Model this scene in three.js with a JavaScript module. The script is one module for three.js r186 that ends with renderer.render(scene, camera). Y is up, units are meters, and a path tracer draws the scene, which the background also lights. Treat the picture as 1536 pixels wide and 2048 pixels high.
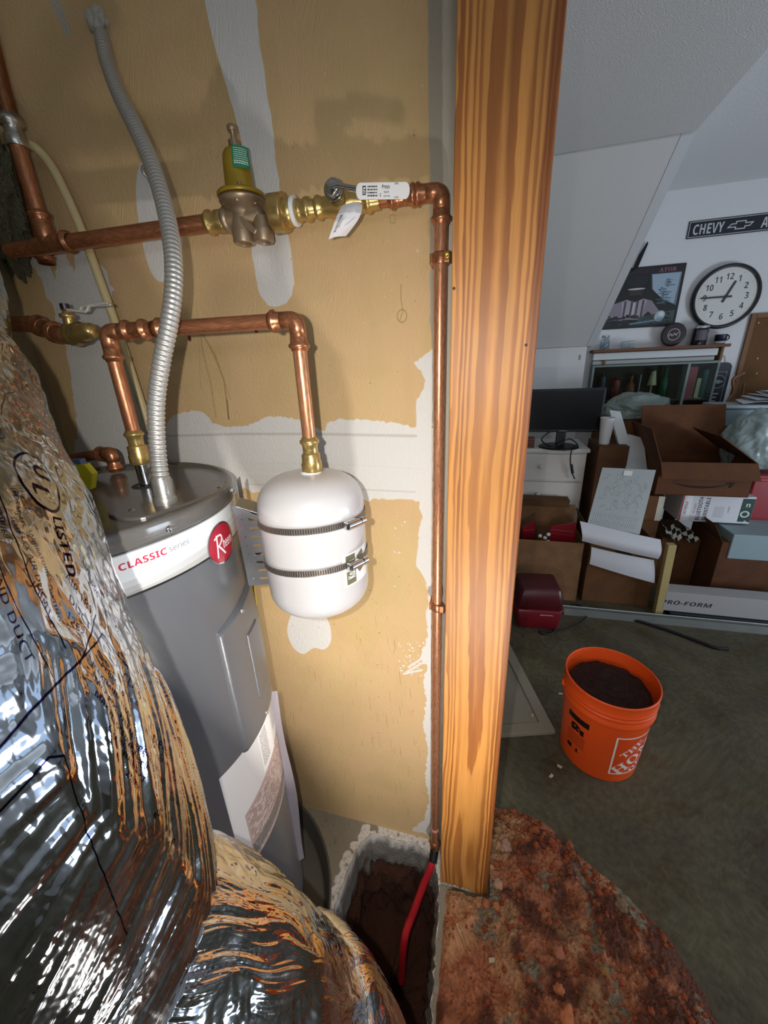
import * as THREE from 'three';
import { RoundedBoxGeometry } from 'three/addons/geometries/RoundedBoxGeometry.js';
import { mergeGeometries, mergeVertices, toCreasedNormals } from 'three/addons/utils/BufferGeometryUtils.js';
import { RectAreaLightUniformsLib } from 'three/addons/lights/RectAreaLightUniformsLib.js';
import { createNoise2D, createNoise3D } from 'simplex-noise';

// ---------------------------------------------------------------- camera, sky, lights, exposure
const scene = new THREE.Scene();
const EYE = new THREE.Vector3(0, 1.42, 0), FOCAL = 769;           // focal length in pixels of a 1536 x 2048 frame
const CX = new THREE.Vector3(0.9673, -0.0514, 0.2487).normalize();  // world x, y, z written in the camera's axes
const CY = new THREE.Vector3(-0.0393, 0.937, 0.347).normalize();
CY.addScaledVector(CX, -CY.dot(CX)).normalize();
const CZ = new THREE.Vector3().crossVectors(CX, CY);
const camera = new THREE.PerspectiveCamera(2 * Math.atan(1024 / FOCAL) * 180 / Math.PI, 1536 / 2048, 0.01, 60);
camera.position.copy(EYE);
camera.quaternion.setFromRotationMatrix(new THREE.Matrix4().makeBasis(
  new THREE.Vector3(CX.x, CY.x, CZ.x), new THREE.Vector3(CX.y, CY.y, CZ.y), new THREE.Vector3(CX.z, CY.z, CZ.z)));
scene.add(camera);
const camDir = (x, y, z) => new THREE.Vector3(x, y, z).applyQuaternion(camera.quaternion);

const renderer = new THREE.WebGLRenderer({ antialias: true });
renderer.toneMapping = THREE.LinearToneMapping;
renderer.toneMappingExposure = 1.1;
renderer.shadowMap.enabled = true;
RectAreaLightUniformsLib.init();
scene.background = new THREE.Color(0.55, 0.72, 1.0);               // overcast blue daylight beyond the garage window

const FLASH = { power: 1.45, colour: new THREE.Color(1.0, 0.945, 0.885), at: EYE.clone().add(camDir(-0.05, 0.012, 0.012)) };
const WORK = { power: 2.1, colour: new THREE.Color(1.0, 0.935, 0.875), at: new THREE.Vector3(0.05, 0.6, -0.06) };
const DAY = { power: 15.5, colour: new THREE.Color(0.80, 0.89, 1.0) };

// ---------------------------------------------------------------- helpers
const TAU = Math.PI * 2, V = (x, y, z) => new THREE.Vector3(x, y, z), { clamp, lerp, smoothstep } = THREE.MathUtils;
function rng(seed) { let s = seed >>> 0; return () => { s = (s + 0x6d2b79f5) | 0; let t = Math.imul(s ^ (s >>> 15), 1 | s); t = (t + Math.imul(t ^ (t >>> 7), 61 | t)) ^ t; return ((t ^ (t >>> 14)) >>> 0) / 4294967296; }; }
const n2 = createNoise2D(rng(11)), n3 = createNoise3D(rng(12));
const fbm = (x, y, o = 4) => { let s = 0, a = 0.5; for (let i = 0; i < o; i++) { s += a * n2(x, y); x = x * 2.03 + 7.1; y = y * 2.03 - 3.7; a *= 0.5; } return s; };
// a measured pixel of the survey photo on a known plane of the room -> the point there
function at(px, py, on) {
  const d = V((px - 768) / FOCAL, (1024 - py) / FOCAL, -1), r = V(d.dot(CX), d.dot(CY), d.dot(CZ));
  const t = on.z !== undefined ? on.z / r.z : on.y !== undefined ? (on.y - EYE.y) / r.y : on.x / r.x;
  return r.multiplyScalar(t).add(EYE);
}
const used = new Map();
function numbered(name) { const k = used.get(name) ?? 0; used.set(name, k + 1); return k ? name + '_' + String(k).padStart(3, '0') : name; }
function shade(o) { o.castShadow = o.receiveShadow = true; return o; }
function tag(o, label, category, group, kind) { if (label) o.userData.label = label; if (category) o.userData.category = category; if (group) o.userData.group = group; if (kind) o.userData.kind = kind; return o; }
function thing(name, label, category, pos = [0, 0, 0], turn = 0, group) {
  const o = new THREE.Group(); o.name = numbered(name); o.position.set(...pos); o.rotation.y = turn; scene.add(o); return tag(o, label, category, group);
}
const asGeo = (g) => Array.isArray(g) ? merge(g) : g;
function merge(list) {
  const c = list.map((g) => { let k = g.index ? g.toNonIndexed() : g.clone(); for (const n of Object.keys(k.attributes)) if (!['position', 'normal', 'uv'].includes(n)) k.deleteAttribute(n); if (!k.attributes.uv) k.setAttribute('uv', new THREE.BufferAttribute(new Float32Array(k.attributes.position.count * 2), 2)); return k; });
  return mergeGeometries(c);
}
function part(parent, name, geo, mat, label) { const m = shade(new THREE.Mesh(asGeo(geo), mat)); m.name = numbered(name); parent.add(m); if (label) m.userData.label = label; return m; }
function solo(name, geo, mat, label, category, group) { const m = part(scene, name, geo, mat); return tag(m, label, category, group); }
function struct(name, geo, mat) { const m = part(scene, name, geo, mat); m.userData.kind = 'structure'; return m; }
function mv(g, x = 0, y = 0, z = 0, rx = 0, ry = 0, rz = 0) { g.applyMatrix4(new THREE.Matrix4().compose(V(x, y, z), new THREE.Quaternion().setFromEuler(new THREE.Euler(rx, ry, rz, 'YXZ')), V(1, 1, 1))); return g; }
function box(x0, x1, y0, y1, z0, z1, r = 0.004) {
  const w = x1 - x0, h = y1 - y0, d = z1 - z0, rr = Math.min(r, w / 2.1, h / 2.1, d / 2.1);
  return mv(rr > 0.0004 ? new RoundedBoxGeometry(w, h, d, 2, rr) : new THREE.BoxGeometry(w, h, d), (x0 + x1) / 2, (y0 + y1) / 2, (z0 + z1) / 2);
}
const cyl = (r0, r1, h, seg = 24) => new THREE.CylinderGeometry(r0, r1, h, seg);
const lathe = (pts, seg = 48) => new THREE.LatheGeometry(pts.map((p) => new THREE.Vector2(p[0], p[1])), seg);
// a solid of revolution whose axis runs from a towards b; prof: [distance from a, radius]
function rev(a, b, prof, seg = 28) {
  const g = new THREE.LatheGeometry(prof.map((p) => new THREE.Vector2(p[1], p[0])), seg);
  g.applyMatrix4(new THREE.Matrix4().compose(a, new THREE.Quaternion().setFromUnitVectors(V(0, 1, 0), b.clone().sub(a).normalize()), V(1, 1, 1)));
  return g;
}
function fillet(pts, r, n = 10) {
  const out = [pts[0].clone()];
  for (let i = 1; i < pts.length - 1; i++) {
    const a = pts[i - 1].clone().sub(pts[i]), b = pts[i + 1].clone().sub(pts[i]), k = Math.min(r, a.length() / 2.02, b.length() / 2.02);
    a.setLength(k); b.setLength(k);
    for (let j = 0; j <= n; j++) { const t = j / n; out.push(pts[i].clone().addScaledVector(a, (1 - t) ** 2).addScaledVector(b, t * t)); }
  }
  out.push(pts[pts.length - 1].clone()); return out;
}
const spline = (pts, n) => new THREE.CatmullRomCurve3(pts).getSpacedPoints(n);
// sweep a round section along points; rad(i, s, th) gives the radius
function sweep(pts, rad, seg = 16, caps = true, uvScale, turnOf, s0 = 0) {
  const N = pts.length, pos = [], uv = [], idx = [], R = typeof rad === 'number' ? () => rad : rad;
  let T = pts[1].clone().sub(pts[0]).normalize(), u = Math.abs(T.y) < 0.9 ? V(0, 1, 0) : V(0, 0, 1), s = s0;
  u.addScaledVector(T, -u.dot(T)).normalize();
  for (let i = 0; i < N; i++) {
    const t = pts[Math.min(i + 1, N - 1)].clone().sub(pts[Math.max(i - 1, 0)]).normalize();
    u.applyQuaternion(new THREE.Quaternion().setFromUnitVectors(T, t)); u.addScaledVector(t, -u.dot(t)).normalize(); T = t;
    if (i) s += pts[i].distanceTo(pts[i - 1]);
    const w = V().crossVectors(T, u);
    for (let j = 0; j <= seg; j++) {
      const th = turnOf ? turnOf(j / seg) : j / seg * TAU, r = R(i, s, th), c = Math.cos(th) * r, d = Math.sin(th) * r;
      pos.push(pts[i].x + u.x * c + w.x * d, pts[i].y + u.y * c + w.y * d, pts[i].z + u.z * c + w.z * d);
      uv.push(turnOf ? th * uvScale[0] : j / seg * (uvScale ? uvScale[0] : 1), uvScale ? s * uvScale[1] : i / (N - 1));
    }
  }
  for (let i = 0; i < N - 1; i++) for (let j = 0; j < seg; j++) { const a = i * (seg + 1) + j, b = a + seg + 1; idx.push(a, a + 1, b, a + 1, b + 1, b); }
  if (caps) for (const [row, flip] of [[0, 1], [N - 1, 0]]) {
    const c = pos.length / 3; pos.push(pts[row].x, pts[row].y, pts[row].z); uv.push(0.5, 0.5);
    for (let j = 0; j < seg; j++) { const a = row * (seg + 1) + j; flip ? idx.push(c, a + 1, a) : idx.push(c, a, a + 1); }
  }
  const g = new THREE.BufferGeometry(); g.setAttribute('position', new THREE.Float32BufferAttribute(pos, 3)); g.setAttribute('uv', new THREE.Float32BufferAttribute(uv, 2)); g.setIndex(idx);
  g.computeVertexNormals();
  const nn = g.attributes.normal;                                    // close the seam of the section
  for (let i = 0; i < N; i++) { const a = i * (seg + 1), b = a + seg, x = nn.getX(a) + nn.getX(b), y = nn.getY(a) + nn.getY(b), z = nn.getZ(a) + nn.getZ(b), l = Math.hypot(x, y, z) || 1; nn.setXYZ(a, x / l, y / l, z / l); nn.setXYZ(b, x / l, y / l, z / l); }
  return g;
}
function grid(nx, ny, f, closed) {                                   // a sheet from f(u, v) -> Vector3
  const pos = [], uv = [], idx = [];
  for (let j = 0; j <= ny; j++) for (let i = 0; i <= nx; i++) { const p = f(i / nx, j / ny); pos.push(p.x, p.y, p.z); uv.push(i / nx, j / ny); }
  for (let j = 0; j < ny; j++) for (let i = 0; i < nx; i++) { const a = j * (nx + 1) + i, b = a + nx + 1; idx.push(a, a + 1, b, a + 1, b + 1, b); }
  const g = new THREE.BufferGeometry(); g.setAttribute('position', new THREE.Float32BufferAttribute(pos, 3)); g.setAttribute('uv', new THREE.Float32BufferAttribute(uv, 2)); g.setIndex(idx); g.computeVertexNormals(); return g;
}
// a sheet with thickness: front f(u,v), back f + n*t
function slab(nx, ny, f, t) {
  const a = grid(nx, ny, f), n = a.attributes.normal, p = a.attributes.position, N = p.count, pos = [...p.array], uv = [...a.attributes.uv.array, ...a.attributes.uv.array], idx = [...a.index.array];
  for (let i = 0; i < N; i++) pos.push(p.getX(i) - n.getX(i) * t, p.getY(i) - n.getY(i) * t, p.getZ(i) - n.getZ(i) * t);
  for (let k = 0; k < a.index.count; k += 3) idx.push(N + a.index.array[k], N + a.index.array[k + 2], N + a.index.array[k + 1]);
  const edge = []; for (let i = 0; i <= nx; i++) edge.push(i); for (let j = 1; j <= ny; j++) edge.push(j * (nx + 1) + nx); for (let i = nx - 1; i >= 0; i--) edge.push(ny * (nx + 1) + i); for (let j = ny - 1; j > 0; j--) edge.push(j * (nx + 1));
  for (let k = 0; k < edge.length; k++) { const i = edge[k], j = edge[(k + 1) % edge.length]; idx.push(i, N + i, j, j, N + i, N + j); }
  const g = new THREE.BufferGeometry(); g.setAttribute('position', new THREE.Float32BufferAttribute(pos, 3)); g.setAttribute('uv', new THREE.Float32BufferAttribute(uv, 2)); g.setIndex(idx);
  return toCreasedNormals(g, 0.7);
}
// a curved label that hugs a cylinder or cone about the y axis; angle is atan2(x, z)
function wrap(r0, r1, t0, t1, y0, y1, n = 24) { return grid(n, 2, (u, v) => { const th = lerp(t0, t1, u), r = lerp(r0, r1, v); return V(r * Math.sin(th), lerp(y0, y1, v), r * Math.cos(th)); }); }
function shapeGeo(pts, depth, bevel = 0.001, holes = []) {
  const s = new THREE.Shape(pts.map((p) => new THREE.Vector2(p[0], p[1])));
  for (const h of holes) s.holes.push(new THREE.Path(h.map((p) => new THREE.Vector2(p[0], p[1]))));
  return new THREE.ExtrudeGeometry(s, { depth, bevelEnabled: bevel > 0, bevelSize: bevel, bevelThickness: bevel, bevelSegments: 1, curveSegments: 12 });
}
const oval = (cx, cy, rx, ry, n = 28, a0 = 0) => Array.from({ length: n }, (_, i) => [cx + rx * Math.cos(a0 + i / n * TAU), cy + ry * Math.sin(a0 + i / n * TAU)]);
const roundRect = (w, h, r, n = 5) => { const o = []; for (const [sx, sy, a] of [[1, 1, 0], [-1, 1, 1], [-1, -1, 2], [1, -1, 3]]) for (let i = 0; i <= n; i++) { const t = (a + i / n) * Math.PI / 2; o.push([sx * (w / 2 - r) + r * Math.cos(t), sy * (h / 2 - r) + r * Math.sin(t)]); } return o; };

// textures
function cv(w, h, draw, repeat) {
  const c = document.createElement('canvas'); c.width = w; c.height = h; draw(c.getContext('2d'), w, h);
  const t = new THREE.CanvasTexture(c); t.colorSpace = THREE.SRGBColorSpace; t.anisotropy = 4;
  if (repeat) { t.wrapS = t.wrapT = THREE.RepeatWrapping; t.repeat.set(...repeat); } return t;
}
function px(w, h, f, srgb = true, repeat) {                            // f(u, v) -> [r, g, b] 0..255
  const d = new Uint8Array(w * h * 4);
  for (let y = 0; y < h; y++) for (let x = 0; x < w; x++) { const c = f(x / w, y / h), o = (y * w + x) * 4; d[o] = clamp(c[0], 0, 255); d[o + 1] = clamp(c[1], 0, 255); d[o + 2] = clamp(c[2], 0, 255); d[o + 3] = 255; }
  const t = new THREE.DataTexture(d, w, h); t.magFilter = t.minFilter = THREE.LinearFilter; t.wrapS = t.wrapT = THREE.RepeatWrapping; if (srgb) t.colorSpace = THREE.SRGBColorSpace; if (repeat) t.repeat.set(...repeat); t.needsUpdate = true; return t;
}
const wrapNoise = (u, v, f, o = 3) => { // tileable
  const a = u * TAU, b = v * TAU; let s = 0, k = 0.5, q = f / TAU;
  for (let i = 0; i < o; i++) { s += k * n3(Math.cos(a) * q + 9 * i, Math.sin(a) * q + Math.cos(b) * q, Math.sin(b) * q + 5 * i); q *= 2; k *= 0.5; } return s;
};
const GRAIN = px(256, 256, (u, v) => { const n = 128 + 150 * wrapNoise(u, v, 40, 3); return [n, n, n]; }, false);
const grain = (r) => { const t = GRAIN.clone(); t.repeat.set(r, r); t.needsUpdate = true; return t; };
const mat = (color, rough = 0.7, o = {}) => new THREE.MeshStandardMaterial({ color, roughness: rough, side: THREE.DoubleSide, ...o });
const phys = (color, rough, o = {}) => new THREE.MeshPhysicalMaterial({ color, roughness: rough, side: THREE.DoubleSide, ...o });
const metal = (color, rough, o = {}) => mat(color, rough, { metalness: 1, ...o });
const lettered = (ctx, text, x, y, size, colour, font = 'sans-serif', align = 'center', weight = 'bold') => { ctx.fillStyle = colour; ctx.font = `${weight} ${size}px ${font}`; ctx.textAlign = align; ctx.textBaseline = 'middle'; ctx.fillText(text, x, y); };
function squeezed(ctx, text, x, y, size, colour, sx, font = 'sans-serif', weight = 'bold') { ctx.save(); ctx.translate(x, y); ctx.scale(sx, 1); lettered(ctx, text, 0, 0, size, colour, font, 'center', weight); ctx.restore(); }
function speckle(ctx, w, h, n, seed, cols, r0, r1) { const r = rng(seed); for (let i = 0; i < n; i++) { ctx.fillStyle = cols[Math.floor(r() * cols.length)]; ctx.globalAlpha = 0.15 + 0.5 * r(); ctx.beginPath(); ctx.ellipse(r() * w, r() * h, r0 + (r1 - r0) * r() * r(), r0 + (r1 - r0) * r() * r(), r() * 3, 0, TAU); ctx.fill(); } ctx.globalAlpha = 1; }

// ---------------------------------------------------------------- the lamps' own bodies and lights
{
  const f = new THREE.SpotLight(FLASH.colour, FLASH.power, 0, 1.36, 0.9);
  f.position.copy(FLASH.at).add(camDir(0, 0, -0.004)); f.target.position.copy(at(760, 1250, { z: -0.79 })); f.castShadow = true; f.shadow.radius = 0.25; scene.add(f, f.target);
  const led = thing('flash_lamp', 'tiny white flash lamp beside the lens', 'lamp', FLASH.at.toArray());
  led.quaternion.copy(camera.quaternion);
  part(led, 'lamp_housing', rev(V(0, 0, 0.006), V(0, 0, -1), [[0, 0.0001], [0, 0.007], [0.006, 0.007], [0.006, 0.005], [0.006, 0.0001]]), mat('#222', 0.5));
  part(led, 'lamp_lens', rev(V(0, 0, 0), V(0, 0, -1), [[0.0005, 0.0001], [0.001, 0.004], [0, 0.0045]]), mat('#fff', 0.4, { emissive: FLASH.colour, emissiveIntensity: 3 }));
}
{
  const head = WORK.at, aim = V(-0.42, 0.78, -0.79), dir = aim.clone().sub(head).normalize();
  const s = new THREE.SpotLight(WORK.colour, WORK.power, 0, 1.25, 0.6);
  s.position.copy(head); s.target.position.copy(aim); s.castShadow = true; s.shadow.radius = 1.9; scene.add(s, s.target);
  const t = thing('work_lamp', 'small black work lamp on a low tripod pole', 'lamp', [head.x, 0, head.z + 0.05]);
  const q = new THREE.Quaternion().setFromUnitVectors(V(0, 0, -1), dir), place = (g) => { g.applyQuaternion(q); g.translate(0, head.y, -0.05); return g; };
  const m = mat('#1b1b1c', 0.5);
  part(t, 'lamp_head', place(box(-0.05, 0.05, -0.036, 0.036, 0.004, 0.04, 0.006)), m);
  part(t, 'lamp_panel', place(box(-0.042, 0.042, -0.028, 0.028, 0.002, 0.0045, 0.0005)), mat('#fff', 0.5, { emissive: WORK.colour, emissiveIntensity: 2.5 }));
  part(t, 'pole', sweep([V(0, 0.12, 0.03), V(0, head.y - 0.02, 0.03), V(0, head.y - 0.005, -0.015)], 0.009, 12), m);
  for (let k = 0; k < 3; k++) { const a = k * TAU / 3 + 0.5; part(t, 'leg', sweep([V(0, 0.16, 0.03), V(0.14 * Math.sin(a), 0.008, 0.03 + 0.14 * Math.cos(a))], 0.006, 10), m); }
}
const WX = 3.4;                                                         // the garage's window wall
{
  // daylight thrown up off the drive through the open side door
  const d = new THREE.RectAreaLight(DAY.colour, DAY.power, 1.1, 0.8);
  d.position.set(WX - 0.03, 0.55, -1.05); d.lookAt(1.5, 2.45, -1.15); scene.add(d);
  const e = new THREE.RectAreaLight(DAY.colour, DAY.power * 0.2, 2.8, 0.4);
  e.position.set(1.75, 1.75, 2.17); e.lookAt(1.0, 1.7, -2); scene.add(e);
}

// ---------------------------------------------------------------- structure
const ZW = -0.79, ZB = -3.5, TOP = 2.45, XL = -1.1;
const wallMud = (() => {                                                // bare drywall paper with joint compound, in metres on the wall
  const W = 1024, H = 2048, x0 = XL, x1 = -0.04, y1 = 2.45;
  const toC = (p) => [(p.x - x0) / (x1 - x0) * W, (1 - p.y / y1) * H], P = (a) => toC(at(a[0], a[1], { z: ZW }));
  return cv(W, H, (g) => {
    g.fillStyle = '#cfae80'; g.fillRect(0, 0, W, H);
    const r = rng(5);
    for (let i = 0; i < 700; i++) { g.globalAlpha = 0.05; g.fillStyle = r() < 0.5 ? '#b08c58' : '#d6b98a'; g.beginPath(); g.ellipse(r() * W, r() * H, 10 + 60 * r(), 10 + 80 * r(), 0, 0, TAU); g.fill(); }
    g.globalAlpha = 1;
    const ragged = (pts, jag, seed) => {
      const q = pts.map(P), rr = rng(seed); g.beginPath();
      for (let i = 0; i < q.length; i++) { const a = q[i], b = q[(i + 1) % q.length], L = Math.hypot(b[0] - a[0], b[1] - a[1]), n = Math.max(1, Math.round(L / (jag > 3 ? 7 : 12)));
        for (let k = 0; k < n; k++) { const t = k / n, x = lerp(a[0], b[0], t) + (rr() - 0.5) * jag, y = lerp(a[1], b[1], t) + (rr() - 0.5) * jag; i + k ? g.lineTo(x, y) : g.moveTo(x, y); } }
      g.closePath(); g.fill();
    };
    const smooth = (pts) => { const q = new THREE.CatmullRomCurve3(pts.map((a) => { const c = P(a); return V(c[0], c[1], 0); }), true).getPoints(90); g.beginPath(); q.forEach((p, i) => i ? g.lineTo(p.x, p.y) : g.moveTo(p.x, p.y)); g.closePath(); g.fill(); };
    g.fillStyle = '#d9d7d2';
    ragged([[404, -60], [408, 0], [424, 70], [440, 130], [462, 200], [480, 270], [492, 350], [500, 430], [504, 510], [512, 560], [520, 592], [535, 610], [553, 615], [573, 608], [584, 590], [588, 565], [585, 520], [575, 460], [562, 390], [552, 320], [545, 250], [532, 170], [520, 90], [512, 0], [508, -60]], 2.5, 1);
    smooth([[275, 345], [283, 325], [296, 322], [318, 360], [345, 420], [362, 465], [364, 500], [352, 520], [340, 552], [322, 564], [304, 548], [288, 500], [277, 440], [272, 390]]);
    g.fillStyle = '#b9b2a2'; ragged([[92, -40], [97, 0], [118, 45], [132, 72], [142, 66], [130, 30], [118, 0], [110, -40]], 3, 2); g.fillStyle = '#d9d7d2';
    ragged([[58, 525], [66, 515], [80, 518], [88, 505], [100, 540], [112, 560], [110, 505], [125, 490], [135, 520], [150, 545], [148, 500], [160, 478], [176, 500], [186, 520], [205, 530], [218, 560], [228, 580], [222, 610], [238, 645], [252, 690], [262, 740], [272, 800], [290, 840], [335, 870], [345, 1000], [160, 1000], [158, 900], [150, 820], [140, 740], [132, 690], [112, 640], [105, 610], [90, 590], [84, 560], [72, 540]], 7, 3);
    ragged([[150, 880], [250, 868], [330, 870], [335, 842], [350, 828], [382, 822], [405, 822], [418, 835], [425, 848], [460, 853], [490, 852], [510, 845], [525, 836], [555, 833], [600, 838], [628, 852], [648, 862], [655, 846], [675, 838], [740, 840], [800, 848], [835, 856], [870, 856], [870, 1010], [860, 1004], [800, 998], [745, 998], [738, 1003], [720, 995], [690, 988], [600, 985], [505, 985], [490, 975], [440, 1010], [300, 1010], [150, 1000]], 4, 4);
    ragged([[865, 700], [850, 712], [838, 716], [830, 728], [842, 742], [850, 765], [836, 790], [832, 830], [832, 870], [835, 1000], [845, 1030], [838, 1070], [832, 1105], [835, 1135], [850, 1160], [858, 1190], [852, 1230], [856, 1270], [848, 1295], [838, 1318], [856, 1330], [846, 1360], [852, 1400], [846, 1450], [856, 1500], [850, 1555], [858, 1600], [848, 1640], [820, 1660], [852, 1668], [880, 1690], [905, 1690], [905, 700]], 6, 6);
    smooth([[600, 1205], [625, 1200], [641, 1206], [652, 1232], [661, 1256], [661, 1285], [648, 1299], [628, 1296], [606, 1308], [588, 1297], [575, 1266], [580, 1235]]);
    speckle(g, 0, 0, 0, 0, [], 0, 0);
    const fleck = (n, ax, ay, bx, by, s, seed, col) => { const q = rng(seed); g.fillStyle = col; for (let i = 0; i < n; i++) { const c = P([lerp(ax, bx, q()), lerp(ay, by, q())]); g.beginPath(); g.ellipse(c[0], c[1], 0.6 + s * q() * q(), 0.6 + s * q() * q(), q() * 3, 0, TAU); g.fill(); } };
    fleck(46, 796, 1285, 852, 1352, 5, 21, '#e0ddd6'); fleck(16, 785, 1010, 815, 1180, 4, 22, '#dedad2'); fleck(26, 420, 90, 850, 800, 1.6, 23, '#dcd0b4');
    fleck(60, 560, 1150, 850, 1650, 1.3, 24, '#6d5636'); fleck(30, 380, 250, 850, 830, 1.3, 25, '#8a7148');
    g.strokeStyle = '#d9d7d2'; g.lineWidth = 5; for (const [a, b] of [[[846, 1325], [812, 1345]], [[845, 1340], [806, 1348]], [[842, 1318], [816, 1335]]]) { g.beginPath(); g.moveTo(...P(a)); g.lineTo(...P(b)); g.stroke(); }
    // scratches, drips and old trowel lines in the paper
    g.lineCap = 'round';
    const line = (pts, col, w, al = 1) => { g.globalAlpha = al; g.strokeStyle = col; g.lineWidth = w; g.beginPath(); pts.forEach((a, i) => i ? g.lineTo(...P(a)) : g.moveTo(...P(a))); g.stroke(); g.globalAlpha = 1; };
    const q = rng(31); for (let i = 0; i < 120; i++) { const x = 545 + 300 * q(), y = 1230 + 400 * q(), l = 6 + 22 * q(); if (Math.abs(x - 618) < 60 && y < 1315) continue; line([[x, y], [x + l * 0.12, y + l]], '#9b7b4b', 0.8 + q(), 0.25 + 0.4 * q()); }
    line([[398, 640], [405, 700], [422, 770], [432, 835]], '#8a6c42', 4, 0.3); line([[405, 668], [430, 710], [448, 760], [455, 815], [458, 838]], '#80623a', 4, 0.35); line([[454, 800], [457, 838]], '#5f4726', 3, 0.6); line([[418, 690], [440, 742], [462, 800]], '#8a6c40', 1.4, 0.5); line([[392, 600], [396, 660], [402, 780]], '#9d8050', 1.2, 0.5);
    line([[330, 872], [480, 868], [640, 868], [832, 872]], '#b5aca0', 5, 0.55); line([[495, 968], [640, 975], [830, 984]], '#b9b0a4', 3, 0.5); line([[480, 925], [700, 930], [850, 938]], '#d0cdc8', 2, 0.6); line([[480, 945], [700, 952]], '#e2e0dc', 3, 0.6);
    line([[802, 570], [802, 600], [806, 622], [800, 640]], '#8b6f45', 1.5, 0.6); line([[780, 430], [780, 445], [790, 446], [790, 430], [780, 430]], '#a58a5a', 1.5, 0.7);
    g.strokeStyle = '#a1845a'; g.lineWidth = 1.6; { const c = P([804, 632]); g.beginPath(); g.arc(c[0], c[1], 9, 0, TAU); g.stroke(); }
    g.fillStyle = '#6b1510'; for (const [a, s] of [[[379, 677], 4], [[512, 660], 3.5]]) { const c = P(a); g.beginPath(); g.ellipse(c[0], c[1], s, s * 1.2, 0, 0, TAU); g.fill(); }
    // grey cement-coloured strip beside the corner
    g.fillStyle = '#a39c8d'; ragged([[855, -80], [858, 200], [860, 420], [860, 640], [864, 702], [866, 900], [864, 1150], [862, 1330], [864, 1560], [862, 1640], [852, 1662], [870, 1692], [912, 1700], [922, -80]], 3, 7);
    g.fillStyle = '#bdb7a9'; ragged([[884, -80], [886, 400], [886, 1000], [882, 1690], [912, 1700], [922, -80]], 2, 8);
    fleck(30, 862, 850, 880, 1650, 2.4, 27, '#6f6a60');
  });
})();
wallMud.wrapS = wallMud.wrapT = THREE.ClampToEdgeWrapping;
const wallMat = mat('#ffffff', 0.85, { map: wallMud, bumpMap: grain(6), bumpScale: 0.0009 });
const paint = mat('#dfe0e2', 0.8, { bumpMap: grain(9), bumpScale: 0.0012 });
const stipple = mat('#dcdcdc', 0.9, { bumpMap: grain(7), bumpScale: 0.0012 });
{
  const w = struct('wall_back', box(XL, 0.055, 0, TOP, -0.90, ZW, 0), wallMat);
  const g = w.geometry, p = g.attributes.position; for (let i = 0; i < p.count; i++) g.attributes.uv.setXY(i, (p.getX(i) - XL) / 1.06, p.getY(i) / 2.45);
  struct('wall_return', box(-0.06, 0.055, 0, TOP, ZW, -0.706, 0), paint);
  struct('wall_left', box(XL - 0.12, XL, 0, TOP, ZB, 2.2, 0), mat('#8f8263', 0.9, { bumpMap: grain(6), bumpScale: 0.001 }));
  struct('wall_garage', box(XL - 0.12, WX + 0.12, 0, TOP, ZB - 0.12, ZB, 0), paint);
  const rearPaint = mat('#57534b', 0.9), wf = mat('#e8e8e6', 0.5), glass = phys('#ffffff', 0.02, { transmission: 1, thickness: 0 });
  struct('wall_rear', [box(XL - 0.12, WX + 0.12, 0, 1.5, 2.2, 2.32, 0), box(XL - 0.12, WX + 0.12, 2.0, TOP, 2.2, 2.32, 0), box(XL - 0.12, 0.3, 1.5, 2.0, 2.2, 2.32, 0), box(3.2, WX + 0.12, 1.5, 2.0, 2.2, 2.32, 0)], rearPaint);
  struct('wall_right', [box(WX, WX + 0.12, 2.08, TOP, ZB, 2.2, 0), box(WX, WX + 0.12, 0, 2.08, ZB, -1.62, 0), box(WX, WX + 0.12, 0, 2.08, -0.48, 2.2, 0)], paint);
  struct('trim_1', [box(WX - 0.015, WX + 0.135, 0, 2.14, -1.68, -1.62), box(WX - 0.015, WX + 0.135, 0, 2.14, -0.48, -0.42), box(WX - 0.015, WX + 0.135, 2.08, 2.14, -1.62, -0.48)], wf);
  for (let i = 0; i < 4; i++) { const x0 = 0.3 + i * 0.725, x1 = x0 + 0.725, win = struct('window_' + (i + 1), [box(x0, x1, 1.5, 1.55, 2.21, 2.31), box(x0, x1, 1.95, 2.0, 2.21, 2.31), box(x0, x0 + 0.05, 1.55, 1.95, 2.21, 2.31), box(x1 - 0.05, x1, 1.55, 1.95, 2.21, 2.31)], wf); part(win, 'pane', box(x0 + 0.05, x1 - 0.05, 1.55, 1.95, 2.255, 2.26, 0), glass); }
  struct('driveway', box(WX + 0.12, 12, -0.12, -0.01, -6, 6, 0), mat('#b9b6ae', 0.9));
  struct('ceiling', box(XL - 0.12, WX + 0.12, TOP, TOP + 0.12, ZB - 0.12, 2.32, 0), stipple);
}
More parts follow.
